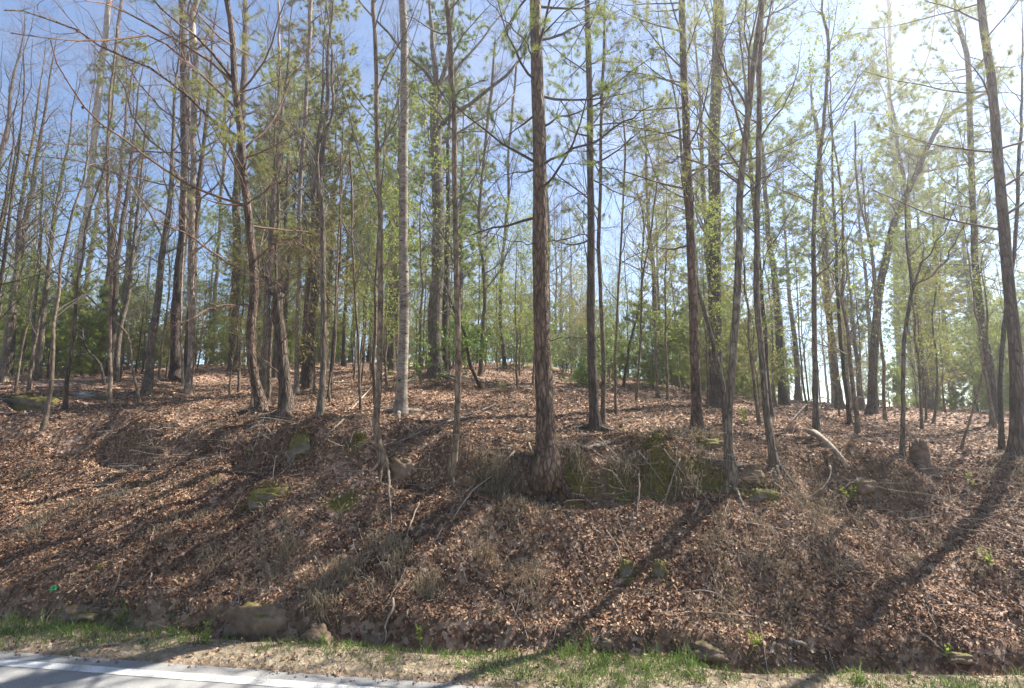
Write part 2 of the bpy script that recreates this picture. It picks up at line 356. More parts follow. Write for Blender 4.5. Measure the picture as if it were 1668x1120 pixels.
def leaves(mb, p, d, size, rng, asp=.42, rnd=None):
    M = len(p); d = nrm(d); s = nrm(np.cross(d, nrm(rng.normal(0, 1, (M, 3))+np.array([0, 0, 1.2])))); up = np.cross(s, d)
    L = size*rng.uniform(.7, 1.2, M)[:, None]
    V = np.stack([p, p+d*L*.5+s*L*asp*.5+up*L*.06, p+d*L, p+d*L*.5-s*L*asp*.5+up*L*.06], 1)
    k = np.arange(M)[:, None]*4; T = np.concatenate([k+np.array([0, 1, 2]), k+np.array([0, 2, 3])])
    mb.add(V, None, T, np.repeat(rng.random(M) if rnd is None else rnd, 4))

# ------------------------------------------------------------------ ground, road
def axis(spec):
    a = [np.linspace(x0, x1, max(2, int(round((x1-x0)/st))), endpoint=False) for x0, x1, st in spec]; return np.concatenate(a+[[spec[-1][1]]])
gu = np.concatenate([-np.geomspace(900, 18, 46)[:-1], axis([(-18, -11, .14), (-11, 10, .065), (10, 18, .14)]), np.geomspace(18, 900, 46)[1:]])
gw = np.concatenate([-np.geomspace(600, 8, 24), [-7.2, -3, -.6, -.035, -.028], axis([(0, .5, .1), (.5, 4.6, .055), (4.6, 8, .14)]), np.geomspace(8, 1500, 90)[1:]])
UU, WW = np.meshgrid(gu, gw, indexing='ij')
XX, YY = uw_xy(UU, WW); ZZ = HUW(UU, WW)
ZZ = np.maximum(ZZ, -8) 
nu, nw = UU.shape
I = np.arange(nu*nw).reshape(nu, nw)
Q = np.stack([I[:-1, :-1], I[1:, :-1], I[1:, 1:], I[:-1, 1:]], -1).reshape(-1, 4)
mb = MB(); mb.add(np.stack([XX, YY, ZZ], -1), Q, None, .5, True)
gr = mb.build('ground', 'forest_floor', kind='structure', label='leaf covered forest floor and road cutting')
sNn = (WW-toe_w(UU))/slope_w(UU)
bare = np.clip(np.exp(-((sNn-.04)/.07)**2)*(.1+1.2*np.clip(fbm(UU*.6, WW*.9, 55, 3)+.1, 0, 1)), 0, 1)
gz = np.abs(np.gradient(ZZ, axis=1)/np.maximum(np.gradient(WW, axis=1), 1e-6))
bare = np.clip(bare+.75*sstep(1.1, 2.0, gz)*(sNn > .05)*(sNn < 1.2), 0, 1)
verge = sstep(-.02, .03, WW)*(1-sstep(-.08, .03, sNn+.06*fbm(UU*3, WW*3, 77, 3)))
MOSS = [(487, 712, 26, 22, 26), (486, 735, 20, 18, 18), (440, 800, 34, 18, 30), (415, 825, 30, 14, 22), (585, 712, 18, 10, 14), (1015, 705, 40, 14, 34), (1060, 715, 60, 22, 60), (1020, 770, 40, 30, 40), (1075, 775, 40, 25, 30), (940, 790, 50, 20, 34), (900, 720, 26, 10, 18), (980, 702, 22, 6, 14), (1150, 715, 40, 8, 26), (1200, 795, 60, 14, 34), (1250, 805, 30, 16, 20), (1080, 935, 16, 22, 16), (1020, 930, 14, 24, 16), (560, 820, 40, 16, 16), (150, 643, 26, 6, 14), (45, 650, 45, 16, 40), (240, 790, 60, 12, 14), (1130, 770, 50, 20, 26)]
mossy = np.zeros_like(ZZ); mnz = .5+.9*fbm(UU*3.3, WW*3.3, 66, 4)
for X, Y, sx, sy, q in MOSS:
    g = ground(X, Y); gu_, gw_ = xy_uw(g[0], g[1]); du = sx/834*g[1]*1.1; mossy = np.maximum(mossy, np.exp(-((UU-gu_)/du)**2-((WW-gw_)/max(.16, sy/834*g[1]*1.3))**2))
mossy = sstep(.5, .85, mossy*np.clip(mnz+.35, 0, 1.4))
for nme, arr in (('bare', bare), ('verge', verge), ('mossy', mossy)):
    at = gr.data.attributes.new(nme, 'FLOAT', 'POINT'); at.data.foreach_set('value', arr.ravel().astype(np.float32))

us = np.concatenate([-np.geomspace(400, 14, 30)[:-1], np.arange(-14, 14, .12), np.geomspace(14, 400, 30)])
edge = .03*fbm(us*2.2, us*0, 4, 4)
mb = MB(); rowsw = [np.full_like(us, -6.9), np.full_like(us, -3.4), np.full_like(us, -.3), edge-.005, edge+.004]
zz = [.0, .03, .004, .0, -.06]; V = []
for a, z in zip(rowsw, zz):
    x, y = uw_xy(us, a); V.append(np.stack([x, y, np.full_like(x, z)], -1))
V = np.stack(V, 1); k = len(us); I = np.arange(k*5).reshape(k, 5)
mb.add(V, np.stack([I[:-1, :-1], I[1:, :-1], I[1:, 1:], I[:-1, 1:]], -1).reshape(-1, 4), None, .5, False)
mb.build('road', 'asphalt', kind='structure', label='grey asphalt road')
mb = MB(); V = []
for a, z in ((-.29, .0085), (-.165, .0062)):
    x, y = uw_xy(us, np.full_like(us, a)+.011*fbm(us*6, us*0+a, 14, 4)); V.append(np.stack([x, y, np.full_like(x, z)], -1))
V = np.stack(V, 1); I = np.arange(k*2).reshape(k, 2)
mb.add(V, np.stack([I[:-1, 0], I[1:, 0], I[1:, 1], I[:-1, 1]], -1), None, .5)
mb.build('edge_line', 'road_paint', kind='structure', label='white painted line along the road edge')

# thin volume added to stand in for lens glare, lit from the sun's side
hz = MB(); q = np.array([(-160, -20, -9.5), (160, -20, -9.5), (160, 130, -9.5), (-160, 130, -9.5)], float); hz.add(np.vstack([q, q+[0, 0, 42]]), [(0, 3, 2, 1), (4, 5, 6, 7), (0, 1, 5, 4), (1, 2, 6, 5), (2, 3, 7, 6), (3, 0, 4, 7)])
m = bpy.data.materials.new('glare_veil'); m.use_nodes = True; n = m.node_tree.nodes; n.clear(); o = n.new('ShaderNodeOutputMaterial'); pv = n.new('ShaderNodeVolumePrincipled')
pv.inputs['Density'].default_value = VEIL_DENSITY; pv.inputs['Anisotropy'].default_value = .62; pv.inputs['Color'].default_value = (.95, .96, 1, 1); m.node_tree.links.new(pv.outputs[0], o.inputs['Volume']); MAT['glare_veil'] = m
hz.build('glare_veil', 'glare_veil', kind='stuff', label='added thin veil among the trees, standing in for lens glare')

# ------------------------------------------------------------------ trees traced from their trunks
TREES = []
def T(label, pts, w0, w1, bark='bark_grey', twig='twig_grey', top=13, kind='hard', limbs=(), nb=16, t0=.3, fol=None, name='tree', cat='tree', cones=0, knots=0, dens=1.0, bl=1.0, group='trees behind the road bank', roots=0):
    TREES.append(dict(label=label, pts=pts, w0=w0, w1=w1, bark=bark, twig=twig, top=top, kind=kind, limbs=limbs, nb=nb, t0=t0, fol=fol, name=name, cat=cat, cones=cones, knots=knots, dens=dens, bl=bl, group=group, roots=roots))

def crown(root, P, R, e, off, rng, near, far):
    """branches, twigs and needles on trunk polyline(s)"""
    Htot = P[0, -1, 2]-P[0, 0, 2]; base_r = R[0].max(); d = e['dens']; kind = e['kind']
    mb = MB(); fo = MB(); K1 = 7
    if kind == 'pine':
        ln = lambda t, i: e['bl']*(.9+.16*Htot*np.clip(1.15-t, .15, .75))*rng.uniform(.6, 1.1, len(t))
        b, br = spawn(P, R, e['nb'], e['t0'], .985, ln, (62, 96), K1, rng, up=.05, jit=.1, rk=.32, rmax=.03)
        tubes(mb, b, br, 4)
        c, cr = spawn(b, br, max(4, int(7*d)), .2, 1, (.25, .8), (35, 65), 4, rng, up=.03, jit=.14, rk=.6, rmax=.01); tubes(mb, c, cr, 3)
        dd, dr = spawn(c, cr, 3, .2, 1, (.08, .3), (30, 60), 3, rng, jit=.15, rk=.7, rmax=.005); tubes(mb, dd, dr, 3)
        if e['fol']:
            zmin = P[0, 0, 2]+Htot*e.get('fz', .45)
            sel = c[:, 0, 2] > zmin+rng.normal(0, .6, len(c)); wd = max(.006, near*.00045); nd = 1 if near < 20 else 1.25
            if sel.any(): needles(fo, c[sel], cr[sel], e.get('tuft', 4), int(12*nd), .14*nd, wd, rng, .5)
            sel = dd[:, 0, 2] > zmin+rng.normal(0, .6, len(dd))
            if sel.any(): needles(fo, dd[sel], dr[sel], 2, int(14*nd), .14*nd, wd, rng, .6)
    else:
        ln = lambda t, i: e['bl']*(.5+.2*Htot*np.clip(1.2-t, .2, .8))*rng.uniform(.55, 1.1, len(t))
        b, br = spawn(P, R, int(e['nb']*1.15), e['t0'], .98, ln, (28, 64), K1, rng, up=.09, jit=.17, rk=.42, rmax=.07)
        tubes(mb, b, br, 4)
        n2 = max(3, int(8*d)); c, cr = spawn(b, br, n2, .18, 1, lambda t, i: np.linalg.norm(b[i, -1]-b[i, 0], axis=1)*rng.uniform(.2, .5, len(t)), (28, 60), 5, rng, up=.05, jit=.14, rk=.5, rmax=.011); tubes(mb, c, cr, 3)
        dd, dr = spawn(c, cr, max(3, int(6*d)), .15, 1, (.15, .7), (25, 60), 4, rng, up=.03, jit=.16, rk=.6, rmax=.004, rmin=.001); tubes(mb, dd, dr, 3)
        if d > .8:
            ee, er = spawn(dd, dr, 3, .2, 1, (.08, .35), (25, 60), 3, rng, jit=.15, rk=.7, rmax=.0025, rmin=.0008); tubes(mb, ee, er, 3)
        if e['fol'] in ('spring_yellow', 'spring_green'):
            p, r, tt = at_t(dd, dr, np.repeat(np.arange(len(dd)), 9), .3+.7*rng.random(len(dd)*9)); leaves(fo, p, tt*.5+rng.normal(0, 1, p.shape), .03+near*.00065, rng, .6)
    o = mb.build('crown', e['twig'], root, off, kind='stuff')
    if fo.v: fo.build('foliage', e['fol'], root, off, kind='stuff')
    return b, br

def make_tree(e, i):
    rng = np.random.default_rng(100+i)
    X0, Y0 = e['pts'][0]; B = ground(X0, Y0)
    tr = []; ts = []
    for X, Y in e['pts']:
        q, t = at_depth(X, Y, B[1]); tr.append(q); ts.append(t)
    tr[0] = B.copy(); tr = np.array(tr); near = ts[0]
    w = np.interp(np.linspace(0, 1, len(tr)), [0, 1], [e['w0'], e['w1']]); rad = w/834*np.array(ts)*.45/math.sqrt(1+((X0-834)/834)**2)
    hh = tr[:, 2]-tr[0, 2]
    # straight on above the frame
    if e['top'] > hh[-1]+.8:
        d = nrm(tr[-1]-tr[-2]); d = nrm(d*.6+np.array([0, 0, .5])); rem = e['top']-hh[-1]; n = 3
        for k in range(1, n+1): tr = np.vstack([tr, tr[-1]+d*rem/n+rng.normal(0, .07, 3)*[1, 1, 0]])
        rad = np.concatenate([rad, rad[-1]*np.array([.72, .42, .1])])
    y_drift = np.cumsum(rng.normal(0, .05, len(tr))); tr[1:, 1] += (y_drift-y_drift[0])[1:]*.8
    P4 = smooth_line(np.hstack([tr, rad[:, None]]), int(14+e['top']*2.2)); P = P4[:, :3]; R = np.maximum(P4[:, 3], .003)
    wob = (.012 if e['kind'] != 'pine' else .006)*near/10
    P[1:, :2] += np.cumsum(rng.normal(0, wob, (len(P)-1, 2)), 0)*.6
    hz = P[:, 2]-B[2]; R = R*(1+.55*np.exp(-np.clip(hz, 0, 9)/.22))*(1+rng.normal(0, .02, len(R)))
    foot = B-np.array([0, 0, .35]); P = np.vstack([foot, P]); R = np.concatenate([[R[0]*1.25], R])
    root = empty(e['name'], B, e['label'], e['cat'], e['group'])
    sides = 14 if e['w0'] > 14 else 10 if e['w0'] > 7 else 7
    mb = MB(); tubes(mb, P[None], R[None], sides, cap=True, lump=.018, rng=rng); mb.build('trunk', e['bark'], root, B)
    for k in range(e['roots']):
        a = 6.28*(k+rng.uniform(.1, .7))/e['roots']; L = R[1]*rng.uniform(4, 8)+.25; st = np.linspace(0, 1, 9); aa = a+np.cumsum(rng.normal(0, .22, 9))
        q = np.zeros((9, 3)); q[0, :2] = B[:2]
        for j in range(1, 9): q[j, :2] = q[j-1, :2]+np.array([math.cos(aa[j]), math.sin(aa[j])])*L/8
        q[:, 2] = H(q[:, 0], q[:, 1])+.05*(1-st)**3*(1+R[1]*4)-.07*st; rr_ = R[1]*.34*(1-.85*st)+.004
        mb = MB(); tubes(mb, q[None], rr_[None], 7, lump=.05, rng=rng); mb.build('root', e['bark'], root, B)
    # limbs traced one by one
    LP = []; LR = []
    for lm in e['limbs']:
        pts, wl = lm[0], lm[1]; dz = lm[2] if len(lm) > 2 else 0.0; q = []; lw = []
        for k, (X, Y) in enumerate(pts):
            s_ = k/(len(pts)-1); pp, t = at_depth(X, Y, B[1]*(1+dz*s_)); q.append(pp); lw.append(wl*(1-.6*s_)/834*t*.36)
        j = np.argmin(np.linalg.norm(P-np.array(q[0]), axis=1)); q[0] = P[j]*.85+np.array(q[0])*.15
        if pts[-1][1] <= 8:
            d = nrm(q[-1]-q[-2]); q.append(q[-1]+nrm(d+np.array([0, 0, .25]))*1.6); q.append(q[-1]+nrm(d+np.array([0, 0, .3]))*1.3); lw += [lw[-1]*.6, lw[-1]*.2]
        L4 = smooth_line(np.hstack([np.array(q), np.array(lw)[:, None]]), 12); lp = L4[:, :3]; lr = np.maximum(L4[:, 3], .003)
        lp[1:] += np.cumsum(rng.normal(0, .024, (11, 3)), 0)*min(1, near/9)+rng.normal(0, .012, (11, 3))
        mb = MB(); tubes(mb, lp[None], lr[None], 7, cap=True, lump=.02, rng=rng); mb.build('limb', e['bark'] if wl > 6 else e['twig'], root, B)
        LP.append(lp); LR.append(lr)
    b, br = (None, None)
    if e['nb']: b, br = crown(root, P[None], R[None], e, B, rng, near, near > 20)
    if LP:
        LP = np.array(LP); LR = np.array(LR); mb = MB()
        ll = np.linalg.norm(LP[:, -1]-LP[:, 0], axis=1)
        c, cr = spawn(LP, LR, 15, .1, 1, lambda t, i_: (.3+.3*ll[i_])*rng.uniform(.25, 1, len(t)), (25, 65), 7, rng, up=.05, jit=.2, rk=.5, rmax=.016); tubes(mb, c, cr, 3)
        dd, dr = spawn(c, cr, 7, .15, 1, (.15, .65), (25, 60), 4, rng, up=.03, jit=.16, rk=.6, rmax=.006); tubes(mb, dd, dr, 3)
        ee, er = spawn(dd, dr, 3, .2, 1, (.08, .25), (25, 60), 3, rng, jit=.15, rk=.7, rmax=.004); tubes(mb, ee, er, 3)
        mb.build('twigs', e['twig'], root, B, kind='stuff')
        if e['cones']:
            p, r, tt = at_t(LP, LR, rng.integers(0, len(LP), e['cones']), rng.uniform(.15, .95, e['cones']))
            for k in range(len(p)):
                mb = MB(); ax = nrm(rng.normal(0, .5, 3)+np.array([0, 0, -.5])); s_ = np.array([0, .3, .65, 1.0])
                tubes(mb, (p[k]+ax*(s_[:, None]*.06+.01))[None], np.array([[.006, .024, .02, .004]]), 6, cap=True); mb.build('cone', 'cone', root, B)
    if e['knots']:
        mk = None
        zs = np.linspace(.9, min(9.5, e['top']), e['knots'])+rng.uniform(-.15, .15, e['knots'])
        for z in zs:
            j = np.argmin(np.abs(P[:, 2]-B[2]-z)); a = rng.uniform(-2.6, .1)
            mb = MB(); dd_ = np.array([math.cos(a), math.sin(a), 0]); c = P[j]+dd_*R[j]*.93
            th = np.arange(8)/8*2*np.pi; sd_ = np.array([-math.sin(a), math.cos(a), 0]); sx = R[j]*rng.uniform(.35, .6); sz = R[j]*rng.uniform(.2, .38)
            ring = c+sd_*np.cos(th)[:, None]*sx+np.array([0, 0, 1])*np.sin(th)[:, None]*sz-dd_*(np.cos(th)[:, None]**2)*sx*.28
            V = np.vstack([ring, ring*.45+(c+dd_*.022)*.55, c+dd_*.018]); tri = []
            for q in range(8): q2 = (q+1) % 8; tri += [(q, q2, 8+q2), (q, 8+q2, 8+q), (8+q, 8+q2, 16)]
            mb.add(V, None, tri, .5, True); mb.build('knot', 'knot', root, B)
    return root

# points measured on the photograph: foot first, then up the stem; widths there in its pixels
T('pale leaning twin trunk at the far left, foot among the young pines', [(110, 577), (124, 440), (140, 330), (151, 210), (164, 100), (172, 0)], 17, 11, 'bark_pale', top=20, nb=14, t0=.45, dens=.8)
T('slimmer dark trunk crossing just behind the pale leaning far left trunk', [(126, 580), (138, 480), (155, 370), (172, 240), (188, 100), (200, 0)], 12, 7, 'bark_brown', top=18, nb=14, t0=.4, dens=.8)
T('thin straight grey sapling on the left lip, right of the mossy boulder', [(179, 657), (174, 560), (173, 470), (171, 380), (172, 250), (178, 150), (190, 40)], 9, 4, 'bark_sapling', top=9, nb=14, t0=.3)
T('thin sapling whose stem bends hard left above the left lip', [(227, 656), (221, 600), (211, 545), (172, 504), (130, 468), (90, 440)], 5.5, 3, 'bark_sapling', top=2.0, nb=7, t0=.35, dens=.7)
T('short crooked dark sapling leaning left against the straight grey sapling', [(170, 628), (160, 592), (138, 568), (129, 545), (128, 530)], 5.5, 3.5, 'bark_dark', top=1.5, nb=4, t0=.5, dens=.5)
T('slim grey stem at the far left edge with twigs over green pines', [(50, 620), (52, 560), (55, 490), (62, 430), (66, 350), (70, 260)], 8, 4, 'bark_sapling', top=9, nb=16, t0=.25)
T('light stem standing behind the far left grey stem', [(38, 582), (45, 530), (52, 470), (58, 400), (66, 300)], 10, 5, 'bark_pale', top=13, nb=14, t0=.3, dens=.8)
T('broad dark trunk behind the pinkish lit trunk, left of centre', [(286, 618), (285, 520), (289, 430), (296, 330), (300, 230), (300, 100), (298, 0)], 21, 13, 'bark_dark', 'twig_dark', top=20, nb=16, t0=.4)
T('pinkish sunlit straight trunk with long bare limbs reaching left', [(307, 640), (310, 560), (308, 450), (312, 330), (313, 200), (315, 80), (312, 0)], 14, 11, 'bark_pale', 'twig_red', top=15, nb=12, t0=.45, limbs=[
  ([(305, 275), (251, 234), (217, 200), (207, 163), (200, 129), (163, 88), (120, 40), (84, 0)], 5, -.15),
  ([(308, 210), (254, 170), (231, 142), (210, 112), (190, 70)], 4, -.1),
  ([(305, 306), (237, 292), (187, 278), (136, 261), (61, 251), (0, 237)], 3.5, -.2),
  ([(305, 252), (217, 244), (163, 234), (102, 231), (34, 220)], 3.2, -.2),
  ([(310, 340), (356, 300), (370, 250), (380, 215)], 4, .1)], cones=9)
T('thin pale stem hugging the left side of the pinkish lit trunk', [(298, 628), (294, 540), (293, 470), (299, 360), (303, 250), (304, 120), (306, 20)], 5, 3.5, 'bark_pale', top=11, nb=10, t0=.4, dens=.7)
T('slender dark trunk midway between the pinkish trunk and the reddish pine', [(344, 592), (349, 500), (352, 430), (356, 340), (362, 220), (368, 100)], 8, 5, 'bark_dark', 'twig_dark', top=14, nb=14, t0=.3, dens=.8)
T('brown trunk standing just behind the reddish curved pine', [(381, 604), (383, 520), (386, 430), (386, 330), (394, 200), (396, 100), (395, 0)], 19, 10, 'bark_brown', 'twig_brown', top=19, nb=16, t0=.4)
T('reddish flaky pine with a curved foot and cone hung limbs sweeping left', [(428, 668), (412, 610), (408, 545), (415, 470), (411, 400), (401, 290), (395, 220), (388, 140), (382, 60), (375, 0)], 19, 10, 'bark_pine', 'twig_red', top=13, kind='pine', nb=26, t0=.32, fol='needles_olive', cones=26, bl=.8, limbs=[
  ([(386, 134), (326, 68), (298, 44), (251, 0)], 7, -.25), ([(387, 150), (305, 75), (237, 37), (190, 13), (150, 0)], 6, -.25),
  ([(396, 238), (339, 193), (292, 153), (234, 115), (170, 92), (112, 54), (44, 34), (0, 27)], 7, -.3),
  ([(404, 345), (326, 312), (271, 278), (217, 237), (166, 200), (136, 166), (102, 112), (86, 58)], 6, -.3),
  ([(410, 455), (356, 421), (322, 400), (271, 380), (207, 360)], 5, -.2), ([(408, 500), (343, 499), (305, 513), (265, 526)], 4, -.15),
  ([(392, 190), (330, 120), (250, 52), (170, 50), (90, 48), (0, 33)], 6, -.35),
  ([(398, 250), (440, 200), (470, 130), (520, 60)], 5, .1), ([(404, 330), (450, 300), (500, 270)], 4, -.1), ([(412, 430), (460, 390), (520, 420)], 4, -.15),
  ([(390, 160), (430, 100), (450, 40), (462, 0)], 5, -.1), ([(384, 90), (340, 40), (318, 0)], 5, -.2)], roots=5)
T('dead broken snag with a splintered top beside the reddish pine', [(465, 676), (459, 600), (453, 540), (452, 505), (455, 478)], 25, 19, 'bark_brown', 'twig_brown', top=2.3, nb=0, name='dead_snag', cat='dead tree', limbs=[([(456, 505), (466, 470), (474, 435)], 9), ([(452, 492), (441, 455), (434, 430)], 7), ([(455, 560), (485, 530), (505, 520)], 2.5, -.1), ([(458, 620), (430, 590), (415, 560)], 2.5, -.1)], group=None, roots=4)
T('thin whitish stem rising out from behind the dead snag', [(457, 600), (455, 480), (455, 330), (454, 200), (452, 90), (451, 0)], 7, 5, 'bark_pale', top=15, nb=10, t0=.5, dens=.7)
T('pale slender trunk, slightly leaning right, next right of the dead snag', [(483, 640), (484, 540), (486, 430), (491, 300), (498, 190), (504, 90), (508, 0)], 8.5, 7, 'bark_pale', top=15, nb=12, t0=.4, dens=.8, limbs=[([(492, 300), (470, 200), (450, 100), (430, 20), (420, 0)], 3), ([(500, 290), (510, 250), (505, 200)], 2)])
T('grey green stem with a crooked elbow half way up, left of the bark marked birch', [(521, 677), (527, 570), (528, 480), (527, 400), (527, 330), (519, 270), (523, 235), (543, 195), (545, 120)], 12, 5, 'bark_grey', top=9, nb=14, t0=.35, dens=.8)
T('brown trunk in the gap behind the crooked elbow stem', [(492, 594), (499, 500), (505, 400), (508, 300), (510, 150)], 11, 7, 'bark_brown', 'twig_brown', top=17, nb=14, t0=.35, dens=.8)
T('whip thin sapling with a kinked foot right of the crooked elbow stem', [(538, 656), (535, 630), (543, 592), (548, 500), (551, 380), (556, 250)], 4.5, 3, 'bark_sapling', top=7, nb=10, t0=.4, dens=.7)
T('slim reddish pole sapling standing alone in the open leaf litter', [(588, 669), (585, 570), (581, 480), (576, 380), (574, 280)], 5, 3.5, 'bark_sapling', 'twig_red', top=6.5, nb=14, t0=.3, dens=.7)
T('smooth brown young trunk on the lip with a long branch to the left', [(624, 752), (614, 700), (616, 640), (618, 580), (620, 490), (621, 400), (617, 250), (615, 100), (610, 0)], 13, 7, 'bark_sapling', top=12, nb=12, t0=.45, limbs=[([(621, 466), (590, 418), (556, 360), (525, 310), (508, 240)], 4.5, -.05), ([(619, 330), (580, 240), (560, 160), (540, 60), (530, 0)], 4, .05), ([(617, 260), (640, 180), (668, 80), (690, 0)], 3.5, .05)], roots=4)
T('pale birch like trunk covered with dark knots near the centre', [(652, 673), (657, 600), (660, 500), (660, 400), (659, 250), (659, 120), (657, 0)], 20, 13, 'bark_birch', top=15, nb=9, t0=.6, knots=20, name='birch_tree', cat='tree', group=None, roots=4)
T('dark trunk with a flared foot just left of the knotty pale birch', [(633, 596), (637, 530), (640, 450), (642, 360), (643, 220)], 12, 8, 'bark_dark', 'twig_dark', top=17, nb=14, t0=.35, dens=.8)
T('large old oak with a flared base and forked crown', [(710, 614), (709, 570), (709, 500), (713, 420), (714, 330), (712, 230), (711, 140)], 25, 21, 'bark_grey', top=9.5, nb=5, t0=.7, name='oak_tree', cat='oak tree', group=None, limbs=[
  ([(711, 150), (707, 90), (703, 40), (700, 0)], 14), ([(712, 148), (726, 110), (736, 50), (741, 0)], 13), ([(711, 135), (690, 112), (668, 97), (640, 62), (610, 28), (585, 0)], 9, -.08),
  ([(715, 210), (742, 180), (772, 165), (800, 140), (830, 115), (848, 96), (862, 50), (870, 0)], 10, -.1), ([(715, 150), (735, 130), (738, 100)], 7), ([(714, 240), (735, 222), (770, 200), (815, 172), (842, 150)], 6, .1),
  ([(722, 120), (760, 90), (800, 40), (830, 0)], 7, .1), ([(713, 270), (700, 230), (690, 170), (672, 100)], 5, .1)], roots=6)
T('slender brown trunk on the lip with wavy lower stem, right of the oak', [(738, 757), (745, 690), (749, 620), (750, 575), (748, 500), (745, 400), (743, 300), (742, 200), (736, 110), (730, 20), (728, 0)], 12, 8, 'bark_sapling', top=12, nb=12, t0=.42, limbs=[([(746, 440), (726, 400), (700, 365), (690, 340)], 4), ([(745, 540), (722, 480), (712, 462), (690, 470), (668, 490)], 3, -.05), ([(744, 360), (790, 250), (810, 180), (840, 100)], 3.5, .1)], roots=3)
T('bent dark stem leaning left over the laurel bush', [(783, 632), (768, 590), (760, 545), (742, 500), (727, 466)], 6, 4, 'bark_dark', top=3.5, nb=6, t0=.4, dens=.6)
T('grey twin branched young trunk a little left of the big central pine', [(783, 612), (787, 550), (790, 472), (786, 410), (785, 350), (790, 240), (800, 120)], 8, 5, 'bark_grey', top=14, nb=16, t0=.3, limbs=[([(790, 470), (805, 455), (822, 425), (835, 380)], 4), ([(788, 440), (815, 425), (840, 380)], 3.5)])
T('thin dark trunk directly left of the big central pine', [(822, 600), (815, 520), (818, 430), (826, 350), (828, 240), (840, 100)], 7.5, 4, 'bark_dark', 'twig_dark', top=14, nb=16, t0=.3, dens=.9)
T('big straight dark pine trunk rising from the bank at centre', [(891, 762), (889, 690), (886, 600), (883, 500), (881, 400), (880, 280), (876, 140), (872, 0)], 37, 20, 'bark_pine', 'twig_dark', top=14, kind='pine', nb=26, t0=.3, fol='needles', name='pine_tree', cat='pine tree', group=None, limbs=[
  ([(893, 262), (915, 252), (945, 238), (985, 215), (1015, 198), (1056, 173)], 6, -.12), ([(892, 200), (915, 186), (945, 180), (990, 160), (1030, 130)], 5, .1), ([(880, 275), (840, 280), (800, 300)], 3.5, -.1),
  ([(880, 395), (835, 385), (790, 372)], 3, -.1), ([(893, 398), (935, 388), (975, 372), (1010, 362)], 3, .05), ([(878, 100), (840, 60), (800, 20)], 4, -.1), ([(890, 545), (930, 546), (965, 548)], 2.2, -.1), ([(878, 60), (920, 20), (950, 0)], 4, -.15)], roots=7)
T('straight tan trunk right of the big central pine, moss at its foot', [(970, 699), (966, 620), (964, 530), (963, 420), (962, 280), (960, 140), (958, 0)], 18, 10, 'bark_brown', 'twig_brown', top=13, kind='pine', nb=24, t0=.32, fol='needles', bl=.9, limbs=[([(966, 207), (990, 170), (1022, 135), (1050, 100)], 4, .1), ([(962, 320), (930, 330), (900, 350)], 2.5, -.1)], roots=4)
T('slim stem close against the right side of the straight tan trunk', [(982, 690), (985, 580), (982, 480), (977, 390), (980, 300), (981, 180), (985, 60)], 8.5, 5, 'bark_sapling', top=11, nb=14, t0=.35)
T('thin upright sapling just right of the slim stem and tan trunk pair', [(1004, 676), (1006, 560), (1009, 440), (1012, 340), (1014, 220)], 5, 3.5, 'bark_sapling', 'twig_dark', top=9, nb=14, t0=.3, dens=.8)
T('thin sapling with yellow spring buds in the thicket right of centre', [(1036, 654), (1040, 560), (1044, 460), (1058, 380), (1066, 300)], 4.5, 3, 'bark_sapling', top=9, nb=18, t0=.35, fol='spring_yellow')
T('spindly leaning stem behind the yellow budded sapling', [(1016, 630), (1024, 560), (1038, 510), (1046, 440), (1050, 330)], 5, 3, 'bark_dark', 'twig_dark', top=9, nb=12, t0=.35, dens=.8)
T('straight purplish brown pine right of the mossy hummock', [(1136, 703), (1131, 610), (1127, 510), (1122, 410), (1118, 300), (1114, 170), (1110, 60), (1108, 0)], 19, 12, 'bark_pine', 'twig_brown', top=13, kind='pine', nb=28, t0=.3, fol='needles_olive', limbs=[([(1122, 215), (1150, 230), (1180, 250)], 4, .05), ([(1117, 250), (1080, 275), (1050, 285)], 4, -.1), ([(1120, 330), (1080, 300), (1040, 230), (1020, 190)], 3.5, .1)])
T('curving stem that sweeps left behind the purplish pine', [(1183, 690), (1175, 620), (1164, 570), (1146, 510), (1131, 450), (1122, 390), (1112, 320)], 9.5, 6, 'bark_grey', top=11, nb=12, t0=.4)
T('very thick tall trunk set back between the purplish pine and the front tan stem', [(1165, 664), (1165, 560), (1165, 450), (1166, 340), (1167, 230), (1170, 120), (1172, 0)], 26, 20, 'bark_brown', 'twig_brown', top=21, kind='pine', nb=28, t0=.35, fol='needles_olive')
T('tan stem on the right lip whose upper half bends right', [(1190, 768), (1188, 690), (1192, 600), (1197, 500), (1202, 400), (1206, 300), (1213, 200), (1223, 100), (1236, 0)], 17, 10, 'bark_grey', 'twig_brown', top=13, nb=16, t0=.35, limbs=[([(1205, 330), (1240, 290), (1290, 270)], 4, -.05)], roots=5)
T('slim wavy trunk perched on a dark root mass at the right lip', [(1262, 762), (1253, 680), (1246, 590), (1239, 490), (1236, 380), (1237, 250), (1238, 120), (1240, 0)], 14, 9, 'bark_grey', 'twig_brown', top=13, nb=18, t0=.32, fol='spring_green', roots=6)
T('short dark trunk half hidden behind the slim wavy trunk', [(1253, 678), (1249, 620), (1246, 560), (1238, 460), (1230, 340), (1222, 200)], 13, 7, 'bark_dark', 'twig_dark', top=13, nb=16, t0=.3)
T('upright grey trunk beside the pale fallen log at right', [(1330, 704), (1329, 620), (1329, 540), (1328, 450), (1325, 390), (1330, 300), (1338, 180), (1345, 50)], 12, 6, 'bark_grey', 'twig_brown', top=12, nb=18, t0=.3, roots=4)
T('brown trunk with a slight left lean behind the upright grey trunk', [(1368, 664), (1361, 590), (1352, 500), (1346, 410), (1341, 330), (1338, 200)], 15, 8, 'bark_brown', 'twig_brown', top=16, nb=18, t0=.3)
